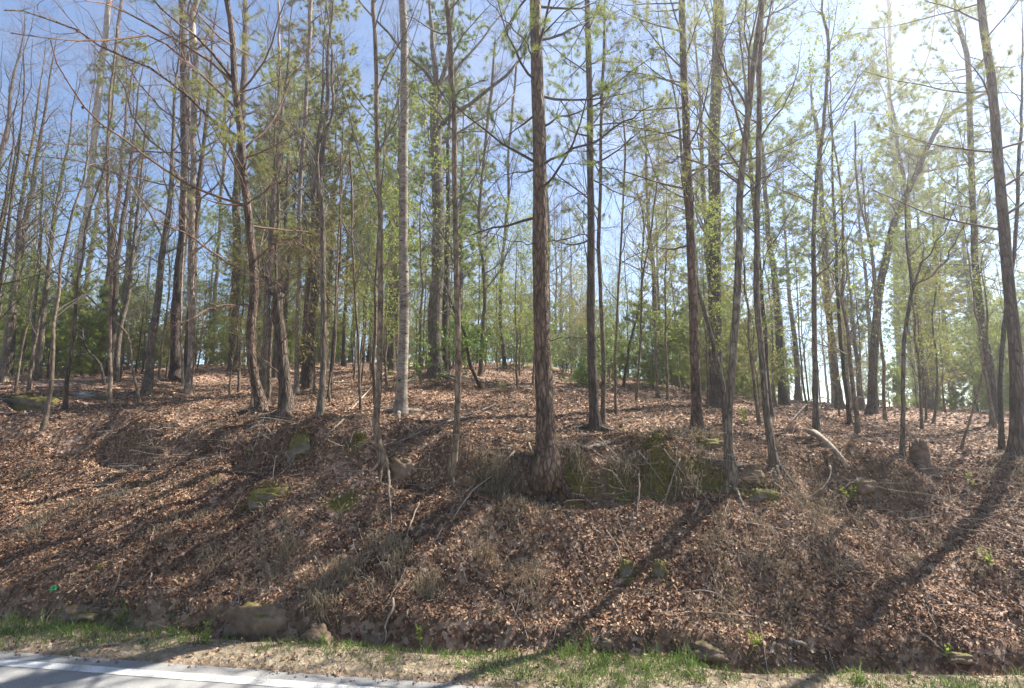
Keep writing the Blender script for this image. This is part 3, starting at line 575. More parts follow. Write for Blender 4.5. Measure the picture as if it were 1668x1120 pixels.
T('slender stem with spreading dark roots right of the left leaning brown trunk', [(1385, 692), (1376, 600), (1369, 500), (1362, 420), (1358, 320)], 8.5, 5, 'bark_dark', 'twig_dark', top=12, nb=16, t0=.3, roots=5)
T('thick trunk that leans right and forks high at the right side', [(1420, 674), (1423, 600), (1428, 520), (1438, 440), (1456, 360), (1472, 325), (1492, 280), (1514, 235), (1540, 195), (1572, 168), (1610, 148)], 18, 7, 'bark_brown', 'twig_brown', top=12, nb=8, t0=.45, limbs=[([(1502, 262), (1520, 225), (1528, 190), (1550, 150)], 6), ([(1495, 278), (1540, 272), (1580, 262), (1612, 255)], 5), ([(1500, 275), (1470, 250)], 3), ([(1428, 520), (1420, 430), (1412, 350), (1402, 250)], 6, -.05)])
T('upright trunk crossing in front of the right leaning forked one', [(1465, 660), (1463, 580), (1461, 480), (1459, 380), (1459, 290), (1455, 220), (1450, 160), (1452, 100), (1448, 0)], 14, 7, 'bark_brown', 'twig_brown', top=14, nb=14, t0=.4, limbs=[([(1460, 290), (1480, 250), (1505, 215), (1503, 170)], 4), ([(1455, 190), (1430, 130), (1405, 90)], 4), ([(1455, 170), (1500, 120), (1520, 50), (1522, 0)], 4), ([(1458, 270), (1420, 250), (1390, 255)], 3)])
T('slim stem with a wide upper fork left of the rotten stump', [(1470, 748), (1473, 680), (1471, 600), (1475, 510), (1481, 478)], 9.5, 7, 'bark_grey', 'twig_brown', top=5, nb=4, t0=.6, limbs=[([(1480, 480), (1510, 448), (1545, 405), (1580, 350)], 5), ([(1481, 478), (1500, 425), (1530, 380), (1565, 330)], 4.5)], roots=3)
T('thin pole behind the slim forked stem', [(1442, 684), (1437, 600), (1425, 480), (1412, 390), (1398, 340), (1390, 200)], 7, 4, 'bark_sapling', 'twig_brown', top=10, nb=14, t0=.35)
T('stout trunk in the glare veil left of the right edge pair', [(1622, 690), (1614, 600), (1606, 520), (1596, 430), (1590, 350), (1582, 200), (1575, 80)], 18, 11, 'bark_brown', 'twig_brown', top=15, kind='pine', nb=28, t0=.28, fol='needles_olive')
T('heavy trunk leaning left at the right edge of the bank', [(1656, 742), (1651, 600), (1645, 430), (1637, 270), (1624, 140), (1606, 0)], 28, 16, 'bark_brown', 'twig_brown', top=14, kind='pine', nb=28, t0=.28, fol='needles_olive', roots=5)
T('dark stem right beside the heavy left leaning edge trunk', [(1632, 735), (1630, 650), (1640, 520), (1652, 400), (1660, 250)], 11, 7, 'bark_dark', 'twig_dark', top=11, nb=14, t0=.35)
T('spreading sapling with crossed stems on the right lip, in front of the heavy edge trunk', [(1565, 735), (1580, 660), (1590, 600), (1598, 540), (1600, 470)], 5, 3, 'bark_sapling', top=4.5, nb=12, t0=.2, dens=.8)
T('low sapling forking from the ground under the wide forked stem', [(1520, 690), (1525, 640), (1522, 580), (1516, 520), (1520, 460)], 5, 3, 'bark_sapling', top=4.5, nb=12, t0=.2, dens=.8)
for k, e in enumerate(TREES):
    if e['kind'] == 'pine': e['fz'] = .34; e['tuft'] = 7
for k, e in enumerate(TREES): make_tree(e, k)

# ------------------------------------------------------------------ woods behind: some kinds, each tree an object of its own
def proto(name, cat, label, group, h, r, kind, nb, t0, fol, bark_, twig, dens, fz=.4, bl=1.0, seed=0, near=30, lean=.02):
    rng = np.random.default_rng(900+seed)
    K = 16; s = np.linspace(0, 1, K); P = np.zeros((K, 3)); P[:, 2] = -.3+(h+.3)*s
    P[1:, :2] = np.cumsum(rng.normal(0, lean*h/K*2.2, (K-1, 2)), 0)
    R = r*(1-.93*s)*(1+.5*np.exp(-np.clip(P[:, 2], 0, 9)/.25)); R = np.maximum(R, .004)
    root = empty(name, (0, 0, 0), label, cat, group)
    mb = MB(); tubes(mb, P[None], R[None], 8, lump=.02, rng=rng); mb.build('trunk', bark_, root)
    e = dict(nb=nb, t0=t0, fol=fol, twig=twig, dens=dens, kind=kind, fz=fz, bl=bl, tuft=8 if name == 'pine_tree' else 4)
    crown(root, P[None], R[None], e, (0, 0, 0), rng, near, True)
    return root
GW = 'trees of the wood behind the bank'
PR = {'hard': [], 'pole': [], 'pine': [], 'young': [], 'olive': []}
for k in range(4): PR['hard'].append(proto('hardwood_tree', 'tree', 'bare grey hardwood tree far back in the wood', 'bare hardwoods far back in the wood', [17, 19, 15, 18][k], [.16, .2, .13, .18][k], 'hard', 26, .3, None, ['bark_grey', 'bark_brown', 'bark_grey', 'bark_dark'][k], ['twig_grey', 'twig_brown', 'twig_grey', 'twig_brown'][k], .9, seed=k))
for k in range(4): PR['pole'].append(proto('pole_tree', 'young tree', 'thin bare young tree among the bigger trunks of the wood', 'thin young trees back in the wood', [9, 11, 7.5, 10][k], [.045, .06, .04, .05][k], 'hard', 18, .25, [None, None, 'spring_green', None][k], ['bark_sapling', 'bark_dark', 'bark_sapling', 'bark_brown'][k], ['twig_grey', 'twig_dark', 'twig_grey', 'twig_brown'][k], .8, seed=10+k, lean=.03))
for k in range(3): PR['pine'].append(proto('pine_tree', 'pine tree', 'tall green pine standing back in the wood', 'tall pines back in the wood', [19, 16, 18][k], [.2, .15, .17][k], 'pine', 46, .26, ['needles', 'needles_olive', 'needles_blue'][k], ['bark_pine', 'bark_brown', 'bark_dark'][k], 'twig_brown', 1.0, fz=.2, seed=20+k, bl=.9))
for k in range(4): PR['young'].append(proto('young_pine', 'young pine', 'bushy young pine in the green understorey of the wood', 'young pines under the trees', [4.5, 6.5, 3.2, 5.5][k], [.05, .07, .04, .06][k], 'pine', 30, .06, ['needles', 'needles_olive', 'needles', 'needles_olive'][k], 'bark_brown', 'twig_brown', 1.1, fz=.04, seed=30+k, bl=1.15))
PR['leafing'] = []
for k in range(4): PR['leafing'].append(proto('leafing_tree', 'young tree', 'young tree hazed with small new leaves', 'young trees coming into leaf in the wood', [6, 8.5, 5, 7][k], [.035, .045, .03, .04][k], 'hard', 22, .18, ['spring_green', 'spring_green', 'spring_yellow', 'spring_green'][k], 'bark_sapling', 'twig_grey', .75, seed=50+k, lean=.03))
used = set()
def place(kind, i, x, y, sc, rz):
    src = PR[kind][i % len(PR[kind])]; loc = (x, y, float(H(x, y)))
    if (kind, i % len(PR[kind])) not in used:
        used.add((kind, i % len(PR[kind]))); src.location = loc; src.rotation_euler = (0, 0, rz); src.scale = (sc,)*3
    else: dup(src, loc, rz, sc)
rg = np.random.default_rng(5); SP_ = []
def scatter(kind, n, ymin, ymax, xk, mind, sc=(.85, 1.15), xr=None):
    c = 0; tries = 0
    while c < n and tries < n*60:
        tries += 1; y = math.sqrt(rg.uniform(ymin**2, ymax**2)); x = rg.uniform(-1, 1)*y*xk if xr is None else y*rg.uniform(*xr)
        if any((x-a)**2+(y-b)**2 < mind*mind for a, b in SP_): continue
        SP_.append((x, y)); place(kind, int(rg.integers(0, 9)), x, y, rg.uniform(*sc), rg.uniform(0, 6.28)); c += 1
for X, Y, i in ((1205, 640, 1), (1300, 652, 0), (1392, 656, 4), (1530, 662, 1), (1605, 672, 0), (1080, 625, 4), (560, 596, 1), (600, 590, 4), (500, 592, 1), (30, 590, 1)):
    g = ground(X, Y); SP_.append((g[0], g[1])); place('pine', i, g[0], g[1], .95, X*.7)
scatter('leafing', 12, 11, 18, 1, .9, xr=(-.05, 1.0), sc=(.9, 1.2))
scatter('leafing', 6, 12, 18, 1, .9, xr=(-.6, -.15))
scatter('leafing', 34, 18, 32, 1, .9, xr=(-1.1, 1.1))
scatter('hard', 8, 14, 22, 1, 1.2, xr=(-1.15, -.3), sc=(.7, .95))
scatter('pole', 14, 11, 18, 1, .9, xr=(-1.1, -.2))
scatter('leafing', 60, 28, 60, 1, .9, xr=(-1.1, 1.1))
scatter('hard', 85, 20, 85, 1.15, 1.3)
scatter('pole', 110, 15, 50, 1.1, .9)
scatter('pine', 18, 15, 40, 1, 1.6, xr=(-.52, -.1))
scatter('pine', 14, 22, 60, 1, 2.0, xr=(-1.1, 1.1))
scatter('pine', 8, 20, 45, 1, 1.8, xr=(.3, 1.1))
scatter('young', 20, 21, 40, 1, 1.2, xr=(-1.15, -.6))
scatter('young', 40, 27, 50, 1, 1.0, xr=(-.7, .5))
scatter('young', 26, 20, 42, 1, 1.0, xr=(.25, 1.15))
scatter('young', 60, 45, 85, 1.15, 1.2, sc=(1.1, 1.6))

# ------------------------------------------------------------------ litter and small growth nobody could count
def frame_mask(x, y, marg=2.0): return (y > 3.5) & (np.abs(x) < 1.05*y+marg)
def samples(n, u0, u1, w0, w1, dens=None, seed=1):
    r = np.random.default_rng(seed); u = r.uniform(u0, u1, n); w = r.uniform(w0, w1, n); x, y = uw_xy(u, w); m = frame_mask(x, y)
    if dens is not None: m &= r.random(n) < dens(u, w)
    return u[m], w[m], x[m], y[m], r
LEAF = np.array([(0, -.5), (.16, -.27), (.1, -.12), (.3, .04), (.16, .14), (.22, .32), (0, .5), (-.22, .32), (-.16, .14), (-.3, .04), (-.1, -.12), (-.16, -.27), (0, 0)])
LT = np.array([(12, i, (i+1) % 12) for i in range(12)])
L4 = np.array([(0, -.5), (.3, .05), (0, .5), (-.3, .05)]); L4T = np.array([(0, 1, 2), (0, 2, 3)])
def litter(name, n, u0, u1, w0, w1, size, tmpl, tri, dens, seed, tilt=.5):
    u, w, x, y, r = samples(n, u0, u1, w0, w1, dens, seed)
    iu = np.clip(np.searchsorted(gu, u), 0, nu-1); iw = np.clip(np.searchsorted(gw, w), 0, nw-1); ok = r.random(len(u)) > .85*mossy[iu, iw]; u, w, x, y = u[ok], w[ok], x[ok], y[ok]; M = len(u); nn = normal(x, y)
    nn = nrm(nn+r.normal(0, tilt, (M, 3))); a = nrm(np.cross(nn, nrm(r.normal(0, 1, (M, 3))))); b = np.cross(nn, a)
    s = size*r.uniform(.55, 1.25, M); c = np.stack([x, y, HUW(u, w)+r.uniform(.004, .03, M)], -1)
    tx = tmpl[None, :, 0]*r.uniform(.75, 1.2, M)[:, None]; ty = np.broadcast_to(tmpl[None, :, 1], tx.shape); fold = r.uniform(-.1, .75, M)[:, None]; bend = r.normal(0, .7, M)[:, None]
    tz = fold*np.abs(tx)+bend*(ty**2-.08)+.25*r.normal(0, 1, M)[:, None]*tx*ty
    V = c[:, None]+(a[:, None]*tx[..., None]+b[:, None]*ty[..., None]+nn[:, None]*tz[..., None])*s[:, None, None]
    k = len(tmpl); t = (tri[None]+np.arange(M)[:, None, None]*k).reshape(-1, 3)
    hue = np.clip(r.beta(1.5, 1.9, M)+.38*fbm(x*.7, y*.7, 88, 4), 0, 1)
    mb = MB(); mb.add(V, None, t, np.repeat(hue, k)); mb.build(name, 'dead_leaf', kind='stuff', label='brown dead oak leaves lying on the forest floor')
sNf = lambda u, w: (w-toe_w(u))/slope_w(u)
bank_d = lambda u, w: sstep(-.02, .05, sNf(u, w)+.06*fbm(u*1.7, w*1.7, 46, 3))*np.clip(.75+1.15*fbm(u*1.0, w*1.0, 41, 4), .06, 1)
litter('leaf_litter', 115000, -11.5, 9.5, .6, 4.6, .057, LEAF, LT, bank_d, 1, .6)
litter('leaf_litter', 70000, -11.5, 9.5, .6, 4.6, .04, L4, L4T, lambda u, w: sstep(-.02, .03, sNf(u, w)), 6, .55)
litter('leaf_litter', 3200, -8, 8, -.12, 1.0, .055, LEAF, LT, lambda u, w: np.clip(.35+.6*fbm(u*1.3, w*1.3, 43, 2), 0, 1), 2, .4)
litter('leaf_litter', 85000, -20, 15, 4.3, 11, .075, L4, L4T, lambda u, w: .85+0*u, 3, .42)
litter('leaf_litter', 60000, -34, 28, 10.5, 26, .11, L4, L4T, None, 4, .35)

def blades(mb, x, y, z, nrmv, per, h, wd, r, lean=.5, down=.0, sp=.05):
    M = len(x)*per; c = np.repeat(np.stack([x, y, z], -1), per, 0)+np.concatenate([r.normal(0, sp, (M, 2)), np.zeros((M, 1))], 1)
    c[:, 2] = H(c[:, 0], c[:, 1])-.005
    n3 = np.repeat(nrmv, per, 0); dh = n3*np.array([1, 1, 0]); d0 = nrm(np.array([0, 0, 1])+n3*.3+r.normal(0, lean, (M, 3))); d1 = nrm(d0+r.normal(0, .4, (M, 3))+dh*down-np.array([0, 0, .25+down*.8]))
    L = h*r.uniform(.5, 1.3, M)[:, None]; s = nrm(np.cross(d0, r.normal(0, 1, (M, 3))))*wd*.5
    p1 = c+d0*L*.55; p2 = p1+d1*L*.5
    V = np.stack([c-s, c+s, p1+s*.8, p1-s*.8, p2], 1); k = np.arange(M)[:, None]*5
    T_ = np.concatenate([k+np.array([0, 1, 2]), k+np.array([0, 2, 3]), k+np.array([3, 2, 4])])
    mb.add(V, None, T_, np.repeat(np.clip(np.repeat(r.random(len(x)), per)+r.normal(0, .2, M), 0, 1), 5))
vd = lambda u, w: (sNf(u, w) < .02)*(w > .0)*np.clip(.0+1.7*fbm(u*1.2, w*2.2, 52, 3)+.3*np.exp(-((sNf(u, w)+.05)/.05)**2), 0, 1)
u, w_, x, y, r = samples(5200, -9, 8, .0, 1.3, vd, 11)
mb = MB(); blades(mb, x, y, HUW(u, w_), normal(x, y), 11, .085, .0065, r, .55, sp=.04)
big = r.random(len(x)) < .05; blades(mb, x[big], y[big], x[big]*0, normal(x[big], y[big]), 16, .2, .008, r, .4, sp=.03)
mb.build('grass', 'grass_blade', kind='stuff', label='short green grass in patches along the verge')
u, w_, x, y, r = samples(4200, -9, 8, .0, 1.4, lambda u, w: (sNf(u, w) < .07)*.55, 12)
mb = MB(); blades(mb, x, y, HUW(u, w_), normal(x, y), 7, .06, .005, r, 1.1, sp=.06); mb.build('dry_grass', 'dry_blade', kind='stuff', label='dry straw coloured grass on the verge')
u, w_, x, y, r = samples(2600, -11, 9, .9, 4.4, lambda u, w: (sNf(u, w) > .08)*np.clip(2.0*fbm(u*.8, w*.8, 62, 3)+.05, 0, 1), 13)
mb = MB(); blades(mb, x, y, HUW(u, w_), normal(x, y), 22, .2, .0055, r, .5, .9, .06)
pts = [(812, 790, 60), (800, 775, 40), (828, 800, 40), (560, 940, 30), (640, 900, 30), (790, 900, 30), (470, 905, 25), (940, 755, 30), (1010, 770, 30), (700, 960, 30), (520, 985, 30), (870, 960, 20), (1120, 790, 30), (1330, 830, 25)]
gx = np.array([ground(a+q, b+v_)[:2] for a, b, c in pts for q, v_ in r.normal(0, 12, (c//3, 2))]); blades(mb, gx[:, 0], gx[:, 1], gx[:, 0]*0, normal(gx[:, 0], gx[:, 1]), 22, .3, .006, r, .35, 1.1, .06)
mb.build('dry_grass', 'dry_blade', kind='stuff', label='dry tan grass tufts hanging down the bank')
u, w_, x, y, r = samples(3800, -9, 8, -.1, .9, lambda u, w: np.clip(.25+.8*np.exp(-((w-.05)/.12)**2), 0, 1), 15)
M = len(x); s_ = r.uniform(.006, .022, M); o8 = np.array([(1, 0, 0), (-1, 0, 0), (0, 1, 0), (0, -1, 0), (0, 0, 1), (0, 0, -1)]); V = np.stack([x, y, np.maximum(HUW(u, w_), np.where(w_ < .01, .004, -1))], -1)[:, None]+o8[None]*(s_[:, None]*r.uniform(.6, 1.2, (M, 6)))[..., None]
t8 = np.array([(4, 0, 2), (4, 2, 1), (4, 1, 3), (4, 3, 0), (5, 2, 0), (5, 1, 2), (5, 3, 1), (5, 0, 3)]); mb = MB(); mb.add(V, None, (t8[None]+np.arange(M)[:, None, None]*6).reshape(-1, 3), np.repeat(r.random(M), 6)); mb.build('gravel', 'stick', kind='stuff', label='loose grit and small stones along the road edge')
# fine twigs lying about and small upright dead stalks
u, w_, x, y, r = samples(5200, -15, 13, .9, 12, lambda u, w: sNf(u, w) > .03, 14)
M = len(x); a = r.uniform(0, 6.28, M); L = r.uniform(.1, .45, M)*(1+(r.random(M) < .12)*1.6); st = np.linspace(-.5, .5, 5)
px = x[:, None]+np.cos(a)[:, None]*L[:, None]*st; py = y[:, None]+np.sin(a)[:, None]*L[:, None]*st+r.normal(0, .012, (M, 5))
pz = H(px, py)+.012+r.uniform(0, .06, (M, 1))*(st+.5)
mb = MB(); tubes(mb, np.stack([px, py, pz], -1), np.broadcast_to(r.uniform(.002, .0055, M)[:, None], (M, 5)), 3, rnd=r.random(M)); mb.build('twig_litter', 'stick', kind='stuff', label='small fallen twigs scattered over the dead leaves')
u, w_, x, y, r = samples(2600, -9, 9, 2.2, 5.2, lambda u, w: np.exp(-((sNf(u, w)-.85)/.22)**2)*np.clip(.7+1.2*fbm(u*.9, w*.9, 98, 3), 0, 1), 16)
M = len(x); a = r.uniform(0, 6.28, M); L = r.uniform(.3, 1.2, M); st = np.linspace(0, 1, 7); bend = r.normal(0, .5, M)[:, None]*st**2
px = x[:, None]+np.cos(a[:, None]+bend)*L[:, None]*st; py = y[:, None]+np.sin(a[:, None]+bend)*L[:, None]*st
pz = np.maximum(H(px, py)+.008, HUW(u, w_)[:, None]+.01+st*(L*r.uniform(-.25, .3, M))[:, None])+.012*r.normal(0, 1, (M, 7))
Rr = r.uniform(.002, .006, M)[:, None]*(1-.6*st)[None]; P3 = np.stack([px, py, pz], -1); rv = np.clip(r.beta(1.3, 2, M), 0, 1); mb = MB(); tubes(mb, P3, Rr, 3, rnd=rv)
b_, br_ = spawn(P3, Rr, 2, .3, .95, lambda t, i: L[i]*r.uniform(.15, .45, len(t)), (25, 60), 4, r, jit=.15, rk=.6, rmin=.001); tubes(mb, b_, br_, 3, rnd=np.repeat(rv, 2)); mb.build('twig_litter', 'stick', kind='stuff', label='tangle of dead twigs and rootlets along the lip of the bank')
def stalks(n_each, spots, h, seed):
    r = np.random.default_rng(seed); gx = []
    for X, Y, sx, sy in spots:
        for q in range(n_each): gx.append(ground(X+r.normal(0, sx), Y+r.normal(0, sy)))
    gx = np.array(gx); M = len(gx); d = nrm(np.array([0, 0, 1.])+r.normal(0, .38, (M, 3))); hh = h*r.uniform(.4, 1.3, M); P = np.zeros((M, 6, 3)); P[:, 0] = gx-[0, 0, .02]
    for k in range(1, 6): d = nrm(d+r.normal(0, .1, (M, 3))); P[:, k] = P[:, k-1]+d*(hh/5)[:, None]
    R = .0042*(1-.7*np.linspace(0, 1, 6))[None]*r.uniform(.7, 1.4, (M, 1)); rn = r.random(M); mb = MB(); tubes(mb, P, R, 3, rnd=rn)
    b, br = spawn(P, R, 3, .3, 1, lambda t, i: hh[i]*r.uniform(.15, .4, len(t)), (25, 60), 3, r, jit=.15, rk=.6, rmin=.001); tubes(mb, b, br, 3, rnd=np.repeat(rn, 3)); return mb
stalks(14, [(300, 700, 30, 12), (350, 720, 25, 15), (400, 715, 25, 15), (440, 735, 20, 20), (260, 740, 30, 10), (330, 755, 30, 10), (420, 690, 20, 8)], .42, 3).build('weed_stalks', 'stick', kind='stuff', label='dry wiry weed stalks on the left part of the lip')
stalks(9, [(520, 720, 30, 20), (570, 745, 25, 20), (680, 760, 30, 20), (760, 740, 30, 20), (840, 745, 25, 15), (930, 745, 25, 20), (1000, 760, 30, 20), (1060, 760, 30, 20), (1150, 770, 30, 15), (1290, 780, 40, 15), (1400, 770, 40, 15), (1480, 790, 40, 20), (620, 790, 40, 20), (480, 800, 30, 20), (1120, 840, 60, 30), (1330, 880, 60, 40), (1540, 840, 50, 30), (200, 720, 50, 20), (100, 720, 50, 20), (880, 780, 15, 10)], .34, 4).build('weed_stalks', 'stick', kind='stuff', label='thin dead stalks and sprouts along the bank lip')
stalks(6, [(X, Y, 40, 14) for X, Y in [(100, 640), (250, 650), (520, 650), (600, 645), (760, 650), (840, 640), (930, 650), (1030, 640), (1080, 670), (1220, 650), (1300, 670), (1400, 690), (1540, 690), (1600, 700)]], .6, 5).build('weed_stalks', 'stick', kind='stuff', label='thin bare sprouts in the open leaf litter')
# moss
def moss(spots, seed):
    r = np.random.default_rng(seed); mb = MB()
    for X, Y, sx, sy, n_ in spots:
        g = np.array([ground(X+r.normal(0, sx*.5), Y+r.normal(0, sy*.5)) for q in range(n_)]); blades(mb, g[:, 0], g[:, 1], g[:, 2], normal(g[:, 0], g[:, 1]), 26, .045, .009, r, .6, sp=.045)
    return mb
moss(MOSS, 6).build('moss', 'moss', kind='stuff', label='olive yellow moss patches on the bank and lip')

# ------------------------------------------------------------------ rocks
def rock(label, X, Y, wpx, hpx, mat, depth=1.0, name='rock', cat='rock', seed=0, sink=.68, lay=1.0, blocky=.5, group=None):
    r = np.random.default_rng(700+seed); g = ground(X, Y); t = math.hypot(g[0], g[1])/math.hypot(*ray(X, Y)[:2]); sx = wpx/834*t*.5; sz = hpx/834*t*.75; sy = sx*depth*.8
    nt_, np_ = 22, 34; th = np.linspace(.02, math.pi-.02, nt_)[:, None]; ph = np.arange(np_)[None]/np_*2*np.pi
    d = np.stack([np.sin(th)*np.cos(ph), np.sin(th)*np.sin(ph), np.cos(th)*np.ones_like(ph)], -1)
    pw = 1-.45*blocky; d2 = np.sign(d)*np.abs(d)**pw; o3 = seed*7.7
    k = 1+.42*fbm(d[..., 0]*1.9+o3, d[..., 1]*1.9+d[..., 2]*2.3, seed, 4)+.16*fbm(d[..., 0]*5+o3, d[..., 1]*5+d[..., 2]*7, seed+3, 4); k = k*.55+np.round(k*7)/7*.45
    V = d2*k[..., None]*np.array([sx, sy, sz]); a = r.uniform(-.25, .25); V = V@np.array([[math.cos(a), -math.sin(a), 0], [math.sin(a), math.cos(a), 0], [0, 0, 1]])
    I = np.arange(nt_*np_).reshape(nt_, np_); I2 = np.roll(I, -1, 1); Qd = np.stack([I[:-1], I[1:], I2[1:], I2[:-1]], -1).reshape(-1, 4)
    caps = [(0, q, q+1) for q in range(1, np_-1)]+[(I[-1, 0], I[-1, q+1], I[-1, q]) for q in range(1, np_-1)]
    mb = MB(); mb.add(V, Qd, caps, .5, True); o = mb.build(name, mat, None); o.location = (g[0], g[1]+sy*.5, g[2]+sz*(1.1-2*sink)); o['label'] = label; o['category'] = cat
    if group: o['group'] = group
    return o
rock('large mossy boulder on the far left lip', 45, 660, 90, 26, 'rock_mossy', seed=1, name='boulder', cat='boulder')
rock('small bare grey rock between the mossy boulder and the grey sapling', 130, 646, 34, 14, 'rock_grey', seed=2)
rock('low flat mossy stone at the foot of the straight grey sapling', 158, 650, 40, 12, 'rock_mossy', seed=3)
rock('undercut flat rock slab over a dark hollow at the bank toe, left', 418, 1032, 110, 40, 'rock_clay', seed=4, depth=.6, sink=.4)
rock('rounded orange brown stone at the bank toe, right of the slab', 512, 1045, 46, 36, 'rock_clay', seed=5)
rock('third toe stone, small and orange, below the curved root', 606, 1050, 38, 24, 'rock_clay', seed=6)
rock('flat tan stones of the toe at the far left, low and layered', 128, 1008, 70, 22, 'rock_clay', seed=7)
rock('small tan toe stone between the far left layered one and the slab', 255, 1026, 50, 20, 'rock_clay', seed=8)
rock('tall moss capped rock under the snag on the bank', 488, 735, 38, 44, 'rock_mossy', seed=9, depth=.6)
rock('moss covered ledge rock half way up the bank, left of centre', 436, 815, 70, 28, 'rock_mossy', seed=10, depth=.6)
rock('pale clay rock wedged under the smooth young trunk', 655, 768, 44, 34, 'rock_clay', seed=11, depth=.7)
rock('mossy rock at the lip just left of the right tan stem', 1158, 726, 56, 18, 'rock_mossy', seed=13)
rock('dark earthy rock under the roots between the two right lip trunks', 1225, 775, 54, 22, 'rock_clay', seed=14)
rock('small upright mossy stone in the lower middle of the bank', 1022, 935, 26, 40, 'rock_mossy', seed=15, depth=.6)
rock('second mossy stone right beside the lower middle one', 1074, 938, 26, 36, 'rock_mossy', seed=16, depth=.6)
rock('small tan stone at the toe below the mossy pair', 990, 1052, 28, 12, 'rock_clay', seed=17)
rock('tan stone half buried at the toe under the right grass', 1160, 1062, 60, 18, 'rock_clay', seed=18)
rock('tan clay stone at the toe, far right', 1560, 1070, 46, 12, 'rock_clay', seed=19)
rock('loose clay block on the right lip under the pale log', 1408, 790, 44, 18, 'rock_clay', seed=20)
rock('mossy edge stone on the right below the slim wavy trunk', 1246, 812, 50, 22, 'rock_mossy', seed=21, depth=.5)

# ------------------------------------------------------------------ logs, sticks, stumps
def lying(label, pts, wpx, mat, name='fallen_branch', cat='branch', lift=0.0, sides=8, taper=.5, stubs=0, seed=0, group=None):
    r = np.random.default_rng(300+seed); P = []; R = []
    for k, pp in enumerate(pts):
        g = ground(pp[0], pp[1]); t = math.hypot(g[0], g[1])/math.hypot(*ray(*pp[:2])[:2]); s_ = k/(len(pts)-1); rr = wpx*.72*(1-taper*s_)/834*t*.5; R.append(rr); P.append(g+np.array([0, 0, rr*.6+(pp[2] if len(pp) > 2 else 0)]))
    n_ = 14; L = smooth_line(np.hstack([np.array(P), np.array(R)[:, None]]), n_); P = L[:, :3]; R = np.maximum(L[:, 3], .003)
    ends = np.linspace(P[0, 2]-H(P[0, 0], P[0, 1]), P[-1, 2]-H(P[-1, 0], P[-1, 1]), n_)
    P[:, 2] = np.maximum(P[:, 2], H(P[:, 0], P[:, 1])+R*.5); P[1:-1] += np.cumsum(r.normal(0, .009, (n_-2, 3)), 0)*.7; R = R*(1+r.normal(0, .08, n_))
    root = empty(name, P[0], label, cat, group); mb = MB(); tubes(mb, P[None], R[None], sides, cap=True, lump=.04, rng=r); mb.build('stem', mat, root, P[0])
    if stubs:
        b, br = spawn(P[None], R[None], stubs, .15, .95, lambda t, i: r.uniform(.1, .4, len(t)), (30, 65), 4, r, up=.05, rk=.55)
        for k in range(stubs): mb = MB(); tubes(mb, b[k:k+1], br[k:k+1], 4, cap=True); mb.build('side_twig', mat, root, P[0])
    return root
DW, DD = 'dead_wood', 'dead_wood_dark'
lying('pale straight stick below the smooth young trunk, pointing downhill', [(632, 768, .06), (638, 815, .03), (643, 864)], 6, DW, seed=1)
lying('thin light stick in the middle of the bank, leaning right', [(683, 826, .05), (664, 865, .03), (649, 912)], 4, DW, seed=2)
lying('long thin dead branch slanting down from the hanging grass', [(838, 753, .15), (800, 790, .08), (760, 819, .05), (735, 856)], 5, DW, seed=3, stubs=2)
lying('pale splintered piece left of the central pine foot', [(862, 738, .15), (875, 774, .1)], 5, DW, seed=4, taper=.2, name='wood_splinter', cat='stick')
lying('second pale splinter lower down, under the central pine', [(878, 782, .1), (894, 808, .05)], 4, DW, seed=5, taper=.2, name='wood_splinter', cat='stick')
lying('grey mossy log on the lip between central pine and hummock', [(992, 727, .05), (950, 738, .03), (905, 752)], 11, DD, seed=6, name='fallen_log', cat='log', taper=.3, stubs=3)
lying('long thin stick running downhill just left of the hummock', [(977, 724, .1), (1010, 762, .08), (1042, 802, .05)], 3.5, DW, seed=7)
lying('thin stick over the face of the mossy hummock', [(1040, 746, .1), (1062, 774, .1), (1086, 801, .05)], 3, DW, seed=8)
lying('straight stick slanting right below the mossy hummock', [(1082, 746, .1), (1120, 788, .08), (1160, 831, .03)], 3.2, DW, seed=9)
lying('forked pale twig standing up right of the hummock', [(1109, 783, .3), (1096, 800, .15), (1084, 818), (1080, 842)], 4.5, DW, seed=10, stubs=2)
lying('short upright pale twig below the hummock', [(1042, 800, .2), (1038, 825, .1), (1034, 852)], 4, DW, seed=11)
lying('thin stick low on the bank between the mossy stones', [(988, 872, .05), (1002, 894, .03), (1015, 918)], 3.5, DW, seed=12)
lying('white stick on the bank left of the smooth young trunk', [(560, 688, .05), (540, 710, .05), (521, 734)], 4, DW, seed=13)
lying('long bleached branch lying across the open leaves left of the birch', [(566, 676, .02), (600, 640, .05), (637, 595, .1)], 4, DW, seed=14, stubs=3)
lying('bleached log lying level in the leaves behind the whip sapling', [(542, 625), (580, 623), (616, 623)], 6, DW, seed=15, name='fallen_log', cat='log', taper=.2)
lying('crooked pale branch on the lip right of the smooth young trunk', [(659, 703, .1), (676, 713, .06), (692, 723), (724, 726)], 4, DW, seed=16, stubs=2)
lying('long dark branch rising across the lip behind the slender brown trunk', [(632, 729), (702, 704, .05), (752, 689, .08), (808, 665, .1)], 6.5, DD, seed=17, stubs=4)
lying('short pale stick in the leaves right of the oak', [(713, 660), (741, 655, .03)], 5, DW, seed=18)
lying('pale thick fallen log leaning on the right lip', [(1319, 716, .12), (1350, 741, .1), (1381, 765)], 14, DW, seed=19, name='fallen_log', cat='log', taper=.25)
lying('curved thin branch hooked below the pale right log', [(1353, 770, .1), (1354, 790, .12), (1345, 806, .08), (1310, 816)], 4.5, DW, seed=20)
lying('long fallen trunk on the ground far right, behind the forked stem', [(1478, 652, .1), (1535, 660, .1), (1605, 674)], 9, DW, seed=21, name='fallen_log', cat='log', taper=.3)
